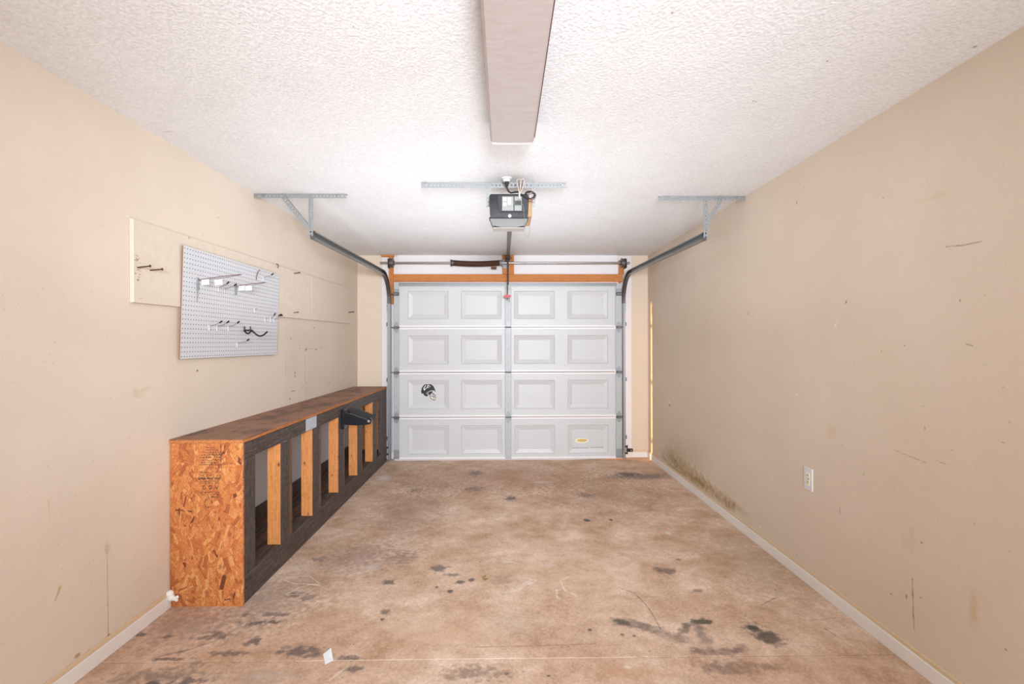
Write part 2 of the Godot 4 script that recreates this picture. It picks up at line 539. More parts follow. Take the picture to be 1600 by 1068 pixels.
func left_wall_texture() -> ImageTexture:
	var cv := wall_canvas(31, c8(224, 208, 190))
	var br := c8(150, 112, 62)
	var dk := c8(110, 92, 76)
	var lt := c8(236, 222, 202)
	wstroke(cv, XL, [[104, 908], [101, 916], [96, 931]], 1.6, br, 0.5)
	wblob(cv, XL, 102, 914, 3, 8, c8(214, 184, 130), 0.6)
	wblob(cv, XL, 175, 848, 5, 10, c8(196, 166, 122), 0.55)
	wstroke(cv, XL, [[175, 856], [177, 986]], 0.8, c8(170, 132, 84), 0.55)
	wblob(cv, XL, 178, 985, 3, 5, br, 0.7)
	wblob(cv, XL, 148, 1012, 9, 8, c8(170, 128, 70), 0.7)
	wblob(cv, XL, 131, 1014, 6, 4, c8(150, 112, 62), 0.7)
	wblob(cv, XL, 222, 608, 22, 6, c8(206, 180, 146), 0.5, 0.8, 0.8)
	wblob(cv, XL, 222, 616, 16, 4, c8(206, 180, 146), 0.4, 0.8, 0.8)
	wstroke(cv, XL, [[86, 775], [88, 808]], 0.9, c8(206, 182, 148), 0.5)
	wstroke(cv, XL, [[0, 1005], [18, 994]], 0.9, c8(190, 160, 112), 0.5)
	wstroke(cv, XL, [[218, 905], [250, 872]], 1.2, c8(208, 184, 150), 0.3)
	wblob(cv, XL, 313, 577, 2, 2, dk, 0.9, 0.2)
	wblob(cv, XL, 460, 568, 11, 17, c8(214, 204, 180), 0.6, 0.12, 0.25)
	wstroke(cv, XL, [[449, 551], [449, 585]], 0.7, dk, 0.35)
	wstroke(cv, XL, [[478.5, 546], [479, 624]], 0.8, dk, 0.4)
	wstroke(cv, XL, [[479, 547], [484, 543], [498, 545]], 0.8, dk, 0.4)
	for s in [[480, 544, 1.2, 2], [496, 545, 1, 1.5], [463, 581, 1.2, 2.5], [463, 586, 0.8, 3], [457, 528, 1.5, 1.2], [470, 543, 1, 1.2], [492, 511, 1, 1.5], [516, 597, 1, 1.2], [546, 564, 0.8, 1], [455, 621, 1, 2], [481, 596, 1, 1], [460, 609, 4, 1]]:
		wblob(cv, XL, s[0], s[1], s[2], s[3], dk, 0.7, 0.4, 0.6)
	wstroke(cv, XL, [[352, 292], [352, 372]], 0.7, lt, 0.35)
	wstroke(cv, XL, [[352, 562], [352, 640]], 0.7, c8(206, 182, 150), 0.35)
	wblob(cv, XL, 345, 340, 2, 1.5, dk, 0.4)
	rng.seed = 5
	for i in 70:
		var px := rng.randf_range(0, 540)
		var py := lerpf(330, 640, rng.randf())
		wblob(cv, XL, px, py, rng.randf_range(0.6, 1.6), rng.randf_range(0.6, 1.6), dk if rng.randf() < 0.6 else lt, rng.randf_range(0.2, 0.5), 0.4, 0.7)
	for i in 40:
		var px := rng.randf_range(0, 270)
		wblob(cv, XL, px, rng.randf_range(640, 960), rng.randf_range(0.8, 2), rng.randf_range(0.8, 2), br, rng.randf_range(0.15, 0.4), 0.4, 0.7)
	return cv.texture()

func right_wall_texture() -> ImageTexture:
	var cv := wall_canvas(51, c8(221, 204, 185))
	var dk := c8(96, 80, 64)
	var lt := c8(240, 228, 210)
	# olive-brown damp stain climbing from the baseboard, with a grain of its own
	for s in [[1060, 725, 22, 26, 0.4], [1075, 738, 26, 20, 0.55], [1096, 755, 22, 16, 0.6], [1048, 712, 14, 18, 0.35], [1120, 772, 26, 13, 0.45], [1150, 793, 26, 9, 0.3], [1060, 700, 22, 26, 0.16], [1085, 715, 26, 30, 0.14]]:
		wblob(cv, XR, s[0], s[1], s[2], s[3], c8(150, 118, 66), s[4], 0.35, 1.0)
	rng.seed = 77
	for i in 70:
		var px := rng.randf_range(1034, 1150)
		var by := 716.0 + (px - 1020.0) * 0.72
		wblob(cv, XR, px, by - rng.randf_range(2, 22), rng.randf_range(3, 9), rng.randf_range(3, 10), c8(126, 94, 48), rng.randf_range(0.05, 0.2), 0.5, 1.0)
	wblob(cv, XR, 1046, 629, 2.6, 4, lt, 0.9, 0.5)
	wblob(cv, XR, 1047, 633, 1.5, 2, dk, 0.6)
	wblob(cv, XR, 1027.5, 627, 1.2, 2, lt, 0.8)
	for s in [[1310, 508, 2, 4], [1313, 504, 1.4, 3], [1249, 618, 2, 2], [1209, 750, 1.5, 2], [1190, 826, 1.5, 3], [1248, 617, 1.5, 2]]:
		wblob(cv, XR, s[0], s[1], s[2], s[3], lt, 0.9, 0.4)
	for s in [[1327, 472, 2, 3], [1509, 469, 2, 3.5], [1383, 549, 1.5, 1.5], [1172, 490, 1, 1.5], [1249, 315, 0.8, 4], [1446, 851, 2.5, 2], [1586, 867, 2, 1.5], [1577, 694, 2.5, 1.5], [1578, 606, 1.2, 1.2], [1580, 1021, 3, 2], [1397, 932, 2, 1.5], [1421, 936, 1.5, 4], [1444, 938, 2, 1.5], [1588, 662, 1, 3], [1452, 671, 0.8, 3], [1548, 461, 1.2, 1.2], [1471, 812, 1, 1.5], [1530, 822, 1.5, 3], [1316, 800, 0.8, 8], [1420, 540, 1.4, 1.4]]:
		wblob(cv, XR, s[0], s[1], s[2], s[3], dk, 0.65, 0.4, 0.6)
	wstroke(cv, XR, [[1487, 384], [1512, 382], [1545, 376]], 0.8, dk, 0.4)
	wstroke(cv, XR, [[1400, 704], [1440, 720], [1455, 726]], 0.7, dk, 0.3)
	wstroke(cv, XR, [[1470, 722], [1492, 730]], 0.7, dk, 0.22)
	wstroke(cv, XR, [[1431, 908], [1432, 960], [1434, 990]], 0.9, dk, 0.5)
	wstroke(cv, XR, [[1518, 538], [1530, 541]], 0.8, dk, 0.4)
	wblob(cv, XR, 1529, 962, 9, 36, c8(204, 172, 128), 0.6, 0.5, 0.7)
	wblob(cv, XR, 1430, 845, 7, 30, c8(212, 188, 148), 0.5, 0.6, 0.8)
	wblob(cv, XR, 1303, 675, 10, 14, c8(210, 184, 140), 0.35, 0.6, 0.8)
	wblob(cv, XR, 1420, 850, 8, 24, c8(206, 182, 140), 0.3, 0.6, 0.8)
	wblob(cv, XR, 1470, 305, 30, 5, c8(206, 182, 140), 0.3, 0.6, 0.8)
	for i in 70:
		var px := rng.randf_range(1030, 1590)
		var py := rng.randf_range(250, 900)
		wblob(cv, XR, px, py, rng.randf_range(0.6, 1.6), rng.randf_range(0.6, 1.8), dk if rng.randf() < 0.7 else lt, rng.randf_range(0.15, 0.45), 0.4, 0.7)
	return cv.texture()

var ceil_h: Image
func ceiling_texture() -> ImageTexture:
	var W := 1024
	var H := 2048
	var cv := Canvas.new(W, H, c8(238, 238, 238))
	var g := noise_bytes(W, H, 0.6, 61, 1, FastNoiseLite.TYPE_VALUE)
	cv.layers([[g, 9, 9, 9], [noise_bytes(W, H, 0.012, 62, 4, FastNoiseLite.TYPE_SIMPLEX, 0.5, 0.5), 3, 4, 4]])
	ceil_h = Image.create_from_data(W, H, false, Image.FORMAT_L8, g)
	var P := func(px: float, py: float) -> Vector2:
		var s := (VY - py) / (CEIL - EYE)
		return Vector2(((px - VX) / s - XL) / (XR - XL) * W, (-F / s - WZ0) / WZW * H)
	var dk := c8(120, 100, 96)
	for s in [[743, 181, 1.2], [1534, 68, 2.0], [1298, 92, 1.2], [1184, 157, 1.5], [1180, 156, 1.2], [1052, 18, 1.2], [1083, 282, 1.2], [643, 393, 1.2]]:
		var p: Vector2 = P.call(s[0], s[1])
		cv.blob(p.x, p.y, s[2], s[2], 0, dk, 0.8, 0.3, 0.5)
	for s in [[740, 340, 16], [925, 341, 24], [842, 346, 6], [268, 208, 9], [166, 33, 4]]:
		var a: Vector2 = P.call(s[0] - s[2], s[1])
		var b: Vector2 = P.call(s[0] + s[2], s[1] - 1)
		cv.stroke([a, b], 1.2, c8(196, 168, 162), 0.35)
	rng.seed = 9
	for i in 60:
		var p: Vector2 = P.call(rng.randf_range(600, 1000), rng.randf_range(345, 395))
		cv.blob(p.x, p.y, rng.randf_range(0.7, 1.6), rng.randf_range(0.7, 1.6), 0, dk, rng.randf_range(0.25, 0.6), 0.3, 0.6)
	return cv.texture()

# ------------------------------------------------------------------ timber pictures
func wood_texture(w: int, h: int, c: Color, amp: float, seed_: int, knots: Array, kc: Color, blot := 0.0) -> ImageTexture:
	var cv := Canvas.new(w, h, c)
	cv.layers([
		[noise_bytes(w, h, 0.05, seed_, 4, FastNoiseLite.TYPE_SIMPLEX, 1.0, 0.06), amp, amp * 0.9, amp * 0.8],
		[noise_bytes(w, h, 0.25, seed_ + 1, 2, FastNoiseLite.TYPE_SIMPLEX, 1.0, 0.04), amp * 0.7, amp * 0.65, amp * 0.6],
		[noise_bytes(w, h, 0.02, seed_ + 2, 4), blot, blot, blot],
	])
	for k in knots:
		cv.blob(k[0] * w, k[1] * h, k[2] * 2.2, k[2] * 3.4, 0, c.lerp(kc, 0.4), 0.6, 0.3, 0.8)
		cv.blob(k[0] * w, k[1] * h, k[2], k[2] * 1.3, 0, kc, 0.95, 0.25, 0.4)
	return cv.texture()

func osb_canvas(w: int, h: int, count: int, seed_: int, pxm: float) -> Canvas:
	var cv := Canvas.new(w, h, c8(190, 116, 58))
	var r := RandomNumberGenerator.new()
	r.seed = seed_
	var pal := [c8(198, 122, 66), c8(206, 134, 78), c8(190, 110, 56), c8(212, 148, 88), c8(182, 102, 52), c8(196, 118, 62), c8(200, 128, 66), c8(166, 90, 46)]
	for i in count:
		var c: Color = pal[r.randi() % pal.size()]
		if r.randf() < 0.03: c = c8(112, 56, 30)
		var L := r.randf_range(0.02, 0.10) * pxm
		var b := r.randf_range(0.006, 0.024) * pxm
		var a := PI * 0.5 + r.randfn(0.0, 0.55)
		var ca := cos(a)
		var sa := sin(a)
		var cx := r.randf() * w
		var cy := r.randf() * h
		var ph := r.randf() * 99.0
		var R := int(L * 0.5 + b)
		for y in range(maxi(0, int(cy) - R), mini(h, int(cy) + R)):
			for x in range(maxi(0, int(cx) - R), mini(w, int(cx) + R)):
				var u := (x - cx) * ca + (y - cy) * sa
				var v := -(x - cx) * sa + (y - cy) * ca
				if absf(u) > L * 0.5 + sin(v * 1.7 + ph) * 3.0 or absf(v) > b * 0.5: continue
				var k := 1.0 + 0.05 * sin(v * 1.3 + ph + u * 0.03) + (-0.13 if absf(v) > b * 0.5 - 1.0 else 0.0)
				var j := (y * w + x) * 3
				cv.d[j] = clampi(int(c.r * 255.0 * k), 0, 255)
				cv.d[j + 1] = clampi(int(c.g * 255.0 * k), 0, 255)
				cv.d[j + 2] = clampi(int(c.b * 255.0 * k), 0, 255)
	return cv

func osb_end_texture() -> ImageTexture:
	var W := 400
	var H := 900
	var cv := osb_canvas(W, H, 1000, 3, 1000.0)
	cv.layers([[noise_bytes(W, H, 0.14, 161, 4, FastNoiseLite.TYPE_SIMPLEX, 1.0, 0.4), 26, 22, 16]])
	# faded, unreadable ink of the mill stamp, upside down in the photograph
	var ink := c8(64, 42, 34)
	var r := RandomNumberGenerator.new()
	r.seed = 19
	var X := func(px: float) -> float: return (px - 272.0) / 113.0 * W
	var Y := func(py: float) -> float: return (py - 688.0) / 254.0 * H
	for row in [[694, 326, 344, 1.6], [698, 326, 346, 1.6], [702, 322, 349, 1.8], [706, 320, 349, 1.9], [710, 318, 350, 1.9], [714, 319, 350, 1.6], [718, 321, 347, 1.6], [726, 328, 347, 1.6], [733, 318, 350, 1.7], [738, 318, 350, 1.8], [742, 316, 350, 2.6], [743.5, 316, 350, 2.2], [747, 319, 349, 1.7], [750, 321, 347, 1.6], [764, 318, 347, 1.7], [767.5, 323, 349, 1.6], [771, 336, 347, 2.2]]:
		var x: float = row[1]
		while x < row[2]:
			var n := r.randi_range(1, 3)
			for k in n:
				var p := Vector2(X.call(x + r.randf() * 1.4), Y.call(row[0] + r.randf_range(-1.0, 1.0)))
				var q := p + Vector2(r.randf_range(-4, 4), r.randf_range(-5, 5))
				cv.stroke([p, q], row[3] * 1.7, ink, 0.8)
			x += r.randf_range(1.6, 2.4)
	cv.stroke([Vector2(X.call(317), Y.call(721.5)), Vector2(X.call(350), Y.call(720.5))], 2.8, ink, 0.8)
	cv.stroke([Vector2(X.call(350.5), Y.call(690)), Vector2(X.call(351), Y.call(728))], 3.0, ink, 0.7)
	for p in [[325, 756.5, 3.0], [334, 756.5, 2.8]]:
		var ring := []
		for k in 11: ring.append(Vector2(X.call(p[0] + cos(TAU * k / 10) * p[2] * 0.7), Y.call(p[1] + sin(TAU * k / 10) * p[2])))
		cv.stroke(ring, 4.5, ink, 0.8)
	cv.stroke([Vector2(X.call(341), Y.call(753)), Vector2(X.call(344), Y.call(759)), Vector2(X.call(347), Y.call(753))], 4.0, ink, 0.7)
	var arc := []
	for k in 9: arc.append(Vector2(X.call(331 + cos(1.3 + k * 0.42) * 6.0), Y.call(781 + sin(1.3 + k * 0.42) * 6.5)))
	cv.stroke(arc, 7.0, ink, 0.6)
	cv.stroke([Vector2(X.call(331), Y.call(771)), Vector2(X.call(333), Y.call(776))], 5.0, ink, 0.6)
	# white paint smears along the wall edge, dark gouges
	for s in [[276, 697, 3, 10], [277, 708, 3, 8], [274, 860, 2, 14], [276, 852, 2, 5]]:
		cv.blob(X.call(s[0]), Y.call(s[1]), s[2], s[3], 0.2, c8(226, 206, 190), 0.7, 0.8, 0.6)
	cv.stroke([Vector2(X.call(284), Y.call(711)), Vector2(X.call(308), Y.call(718))], 1.8, c8(120, 54, 30), 0.6)
	for s in [[328, 920, 9, 10], [352, 905, 5, 16], [286, 796, 7, 9], [366, 932, 9, 9], [300, 932, 14, 6], [350, 880, 9, 12], [276, 750, 5, 16]]:
		cv.blob(X.call(s[0]), Y.call(s[1]), s[2] * 1.4, s[3] * 1.4, 0.3, c8(112, 56, 34), 0.6, 0.9, 0.6)
	return cv.texture()

func bench_top_texture() -> ImageTexture:
	var W := 256
	var H := 1536
	var cv := Canvas.new(W, H, c8(142, 98, 74))
	cv.layers([
		[noise_bytes(W, H, 0.03, 81, 4, FastNoiseLite.TYPE_SIMPLEX, 1.0, 0.3), 16, 14, 12],
		[noise_bytes(W, H, 0.2, 82, 3), 14, 12, 11],
	])
	var r := RandomNumberGenerator.new()
	r.seed = 23
	for i in 90:
		cv.blob(r.randf() * W, r.randf() * H, r.randf_range(12, 60), r.randf_range(14, 60), r.randf() * 3.0, c8(58, 42, 38) if r.randf() < 0.75 else c8(176, 124, 92), r.randf_range(0.4, 0.85), 0.8, 0.8)
	for i in 60:
		cv.blob(r.randf() * W, r.randf() * H, r.randf_range(1, 3), r.randf_range(1, 3), 0, c8(220, 200, 184), 0.6, 0.4, 0.6)
	return cv.texture()

func pegboard_texture() -> ImageTexture:
	var W := 1152
	var H := 576
	var img := Image.create(W, H, false, Image.FORMAT_RGB8)
	img.fill(c8(212, 212, 215))
	var hole := c8(116, 104, 98)
	for i in 48:
		for j in 24:
			var x := int((i + 0.5) * W / 48.0)
			var y := int((j + 0.5) * H / 24.0)
			img.fill_rect(Rect2i(x - 2, y - 3, 5, 7), hole)
			img.fill_rect(Rect2i(x - 3, y - 2, 7, 5), hole)
	img.generate_mipmaps()
	return ImageTexture.create_from_image(img)

func bump(w: int, h: int, freq: float, seed_: int, strength: float, sx := 1.0, sy := 1.0) -> ImageTexture:
	var im := Image.create_from_data(w, h, false, Image.FORMAT_L8, noise_bytes(w, h, freq, seed_, 3, FastNoiseLite.TYPE_SIMPLEX, sx, sy))
	im.convert(Image.FORMAT_RGBA8)
	im.bump_map_to_normal_map(strength)
	im.generate_mipmaps()
	return ImageTexture.create_from_image(im)

# ------------------------------------------------------------------ build
func _ready() -> void:
	view_and_light()
	materials()
	shell()
	garage_door()
	tracks()
	torsion_shaft()
	opener()
	ceiling_light()
	workbench()
	wall_boards()
	small_things()

func view_and_light() -> void:
	var cam := Camera3D.new()
	cam.name = "camera"
	add_child(cam)
	cam.fov = rad_to_deg(2.0 * atan(534.0 / F))
	cam.position = Vector3(0, EYE, 0)
	cam.rotation_degrees = Vector3(0.14, -0.86, -0.12)
	cam.near = 0.05
	cam.current = true

	var we := WorldEnvironment.new()
	we.name = "environment"
	var e := Environment.new()
	var sky := Sky.new()
	var sm := ProceduralSkyMaterial.new()
	sm.sky_top_color = c8(120, 160, 210)
	sm.sky_horizon_color = c8(205, 215, 225)
	sm.ground_bottom_color = c8(120, 110, 100)
	sm.ground_horizon_color = c8(190, 185, 178)
	sky.sky_material = sm
	e.background_mode = Environment.BG_SKY
	e.sky = sky
	e.tonemap_mode = Environment.TONE_MAPPER_LINEAR
	e.tonemap_exposure = 1.0
	e.sdfgi_enabled = true
	e.ssao_enabled = true
	e.ssil_enabled = true
	we.environment = e
	add_child(we)

	# low warm sun outside, grazing along the street front; it only enters past the door's edges
	var sun := DirectionalLight3D.new()
	sun.name = "sun"
	sun.light_color = Color(1.0, 0.77, 0.5)
	sun.light_energy = 4.8
	sun.light_angular_distance = 9.0
	sun.shadow_enabled = true
	add_child(sun)
	sun.look_at_from_position(Vector3.ZERO, Vector3(0.92, -0.09, 0.29))

	# the photographer's light: a zoomed flash head beside the camera, aimed at the garage door
	var white := Color(0.915, 0.955, 1.0)
	var fsh := SpotLight3D.new()
	fsh.name = "camera_flash"
	fsh.light_color = white
	fsh.light_energy = 35.5
	fsh.light_size = 0.35
	fsh.spot_range = 16.0
	fsh.spot_attenuation = 2.0
	fsh.spot_angle = 32.0
	fsh.spot_angle_attenuation = 1.0
	fsh.shadow_enabled = true
	add_child(fsh)
	fsh.look_at_from_position(Vector3(0.3, 1.7, 1.6), Vector3(-0.3, 1.7, -6.0))
	# a big soft umbrella behind the camera on the outlet side, turned to the pegboard side
	var um := AreaLight3D.new()
	um.name = "umbrella_flash"
	um.light_color = white
	um.light_energy = 11.2
	um.area_size = Vector2(1.4, 1.4)
	um.area_range = 16.0
	um.area_attenuation = 2.0
	um.shadow_enabled = true
	add_child(um)
	um.look_at_from_position(Vector3(1.1, 1.3, 2.4), Vector3(-0.2, 1.35, -1.0))
	# added unseen area light in mid-room, facing up to brighten the ceiling evenly
	var cp := AreaLight3D.new()
	cp.name = "added_ceiling_fill"
	cp.light_color = white
	cp.light_energy = 2.05
	cp.area_size = Vector2(2.2, 2.6)
	cp.area_range = 16.0
	cp.area_attenuation = 2.0
	cp.shadow_enabled = true
	add_child(cp)
	cp.position = Vector3(-0.2, 1.45, -3.8)
	cp.rotation_degrees = Vector3(90, 0, 0)

func materials() -> void:
	M.floor = mat(Color.WHITE, 0.72, 0.0, floor_texture(), 0.4)
	M.floor.normal_enabled = true
	M.floor.normal_texture = bump(512, 512, 0.12, 70, 3.0)
	M.floor.normal_scale = 0.06
	M.wall_l = mat(Color.WHITE, 0.85, 0.0, left_wall_texture(), 0.25)
	M.wall_r = mat(Color.WHITE, 0.85, 0.0, right_wall_texture(), 0.25)
	M.ceil = mat(Color.WHITE, 0.95, 0.0, ceiling_texture(), 0.1)
	ceil_h.convert(Image.FORMAT_RGBA8)
	ceil_h.bump_map_to_normal_map(4.0)
	ceil_h.generate_mipmaps()
	M.ceil.normal_enabled = true
	M.ceil.normal_texture = ImageTexture.create_from_image(ceil_h)
	M.ceil.normal_scale = 0.07
	M.paint = mat(c8(225, 206, 184), 0.85, 0.0, null, 0.25)
	M.trim = mat(c8(232, 224, 222), 0.6)
	M.drywall = mat(c8(236, 230, 228), 0.85)
	M.base = mat(c8(238, 232, 226), 0.6)
	M.basetop = mat(c8(222, 196, 160), 0.7)
	M.pine = mat(Color.WHITE, 0.65, 0.0, wood_texture(256, 1024, c8(206, 134, 72), 15, 90, [[0.3, 0.2, 9], [0.62, 0.48, 8], [0.45, 0.8, 7], [0.75, 0.08, 6], [0.2, 0.63, 6]], c8(74, 36, 20), 8))
	M.pine.uv1_scale = Vector3(5.0, 1.1, 1)
	M.header_wood = mat(Color.WHITE, 0.65, 0.0, wood_texture(256, 1024, c8(196, 122, 56), 12, 95, [[0.35, 0.2, 7], [0.55, 0.47, 8], [0.45, 0.72, 6], [0.6, 0.9, 6]], c8(88, 44, 20), 8))
	M.header_wood.uv1_scale = Vector3(6.0, 0.7, 1)
	M.dark_wood = mat(Color.WHITE, 0.6, 0.0, wood_texture(256, 1024, c8(74, 62, 57), 20, 99, [], c8(40, 30, 24), 14))
	M.dark_wood.uv1_scale = Vector3(4.0, 0.9, 1)
	M.brown_wood = mat(Color.WHITE, 0.6, 0.0, wood_texture(256, 1024, c8(104, 74, 56), 24, 105, [], c8(40, 30, 24), 16))
	M.brown_wood.uv1_scale = Vector3(4.0, 0.9, 1)
	M.osb = mat(Color.WHITE, 0.7, 0.0, osb_end_texture())
	M.osb_edge = mat(Color.WHITE, 0.75, 0.0, wood_texture(128, 512, c8(186, 116, 62), 24, 111, [], c8(60, 40, 30), 14))
	M.osb_edge.uv1_scale = Vector3(14, 1.2, 1)
	M.bench_top = mat(Color.WHITE, 0.55, 0.0, bench_top_texture())
	M.peg = mat(Color.WHITE, 0.5, 0.0, pegboard_texture())
	M.hardboard = mat(c8(150, 100, 66), 0.8)
	M.door = mat(c8(206, 204, 202), 0.4, 0.0, null, 0.5)
	M.door.normal_enabled = true
	M.door.normal_texture = bump(512, 512, 0.09, 120, 3.0, 0.08, 1.0)
	M.door.normal_scale = 0.18
	M.door.uv1_scale = Vector3(1.6, 1.6, 1)
	M.door_edge = mat(c8(238, 232, 230), 0.4)
	M.galv = mat(c8(146, 147, 147), 0.45, 0.4, null)
	M.stile = mat(c8(178, 179, 178), 0.5, 0.15, null)
	M.steel = mat(c8(150, 152, 152), 0.4, 0.8)
	M.dark_steel = mat(c8(104, 100, 100), 0.45, 0.7)
	M.bare_steel = mat(c8(170, 166, 164), 0.3, 0.85)
	M.rust = mat(c8(96, 62, 48), 0.6, 0.3)
	M.black = mat(c8(28, 26, 28), 0.35)
	M.black_soft = mat(c8(34, 30, 32), 0.55)
	M.blue_black = mat(c8(22, 25, 29), 0.3)
	M.white_plastic = mat(c8(228, 226, 226), 0.4)
	M.label = mat(c8(142, 142, 136), 0.5)
	M.tan_metal = mat(c8(178, 138, 90), 0.5)
	M.grey_plastic = mat(c8(136, 134, 128), 0.4)
	M.opener_lens = mat(c8(112, 112, 106), 0.45)
	M.opener_black = mat(c8(12, 11, 13), 0.3)
	M.tag = mat(c8(206, 205, 204), 0.5)
	M.lens = mat(c8(226, 212, 206), 0.35)
	M.lens_white = mat(c8(244, 242, 240), 0.4)
	M.red = mat(c8(186, 18, 30), 0.4)
	M.cord_red = mat(c8(92, 46, 42), 0.8)
	M.wire_white = mat(c8(226, 206, 194), 0.6)
	M.wire_brown = mat(c8(110, 72, 58), 0.6)
	M.tape = mat(c8(196, 202, 210), 0.3, 0.3)
	M.foam = mat(c8(240, 236, 230), 0.8)
	M.rubber = mat(c8(206, 200, 198), 0.7)
	M.filler = mat(c8(222, 206, 190), 0.85)
	M.filler_dark = mat(c8(108, 92, 82), 0.9)
	M.gold = mat(c8(214, 178, 96), 0.5)
	M.cream = mat(c8(238, 232, 206), 0.5)
	M.ink = mat(c8(150, 146, 146), 0.7)
	M.concrete = mat(c8(206, 196, 184), 0.9)
	M.siding = mat(c8(200, 190, 176), 0.8)
	M.paper = mat(c8(236, 240, 244), 0.7)
	M.leaf = mat(c8(150, 116, 52), 0.7)

# ------------------------------------------------------------------ the room
func floor_slab(z0: float, z1: float) -> SurfaceTool:
	var st := mb()
	var x0 := XL - 0.12
	var x1 := XR + 0.12
	var uv := func(p: Vector3) -> Vector2: return Vector2((p.x - FX0) / FXW, (p.z - FZ0) / FZW)
	var b := 0.0015
	var a := Vector3(x0, 0, z0 + b)
	var c := Vector3(x1, 0, z1 - b)
	var p := [a, Vector3(c.x, 0, a.z), c, Vector3(a.x, 0, c.z)]
	quad(st, p[0], p[1], p[2], p[3], Vector3.UP, uv.call(p[0]), uv.call(p[1]), uv.call(p[2]), uv.call(p[3]))
	# eased edges at the joint, then the sides and the underside
	for e in [[z0, 1.0], [z1, -1.0]]:
		var q := [Vector3(x0, 0, e[0] + b * e[1]), Vector3(x1, 0, e[0] + b * e[1]), Vector3(x1, -b, e[0]), Vector3(x0, -b, e[0])]
		quad(st, q[0], q[1], q[2], q[3], Vector3(0, 1, -e[1]).normalized(), uv.call(q[0]), uv.call(q[1]), uv.call(q[2]), uv.call(q[3]))
		var r := [Vector3(x0, -b, e[0]), Vector3(x1, -b, e[0]), Vector3(x1, -0.12, e[0]), Vector3(x0, -0.12, e[0])]
		quad(st, r[0], r[1], r[2], r[3], Vector3(0, 0, -e[1]), uv.call(r[0]), uv.call(r[1]), uv.call(r[2]), uv.call(r[3]))
	for x in [x0, x1]:
		quad(st, Vector3(x, 0, z0), Vector3(x, 0, z1), Vector3(x, -0.12, z1), Vector3(x, -0.12, z0), Vector3(signf(x), 0, 0))
	quad(st, Vector3(x0, -0.12, z0), Vector3(x1, -0.12, z0), Vector3(x1, -0.12, z1), Vector3(x0, -0.12, z1), Vector3.DOWN)
	return st

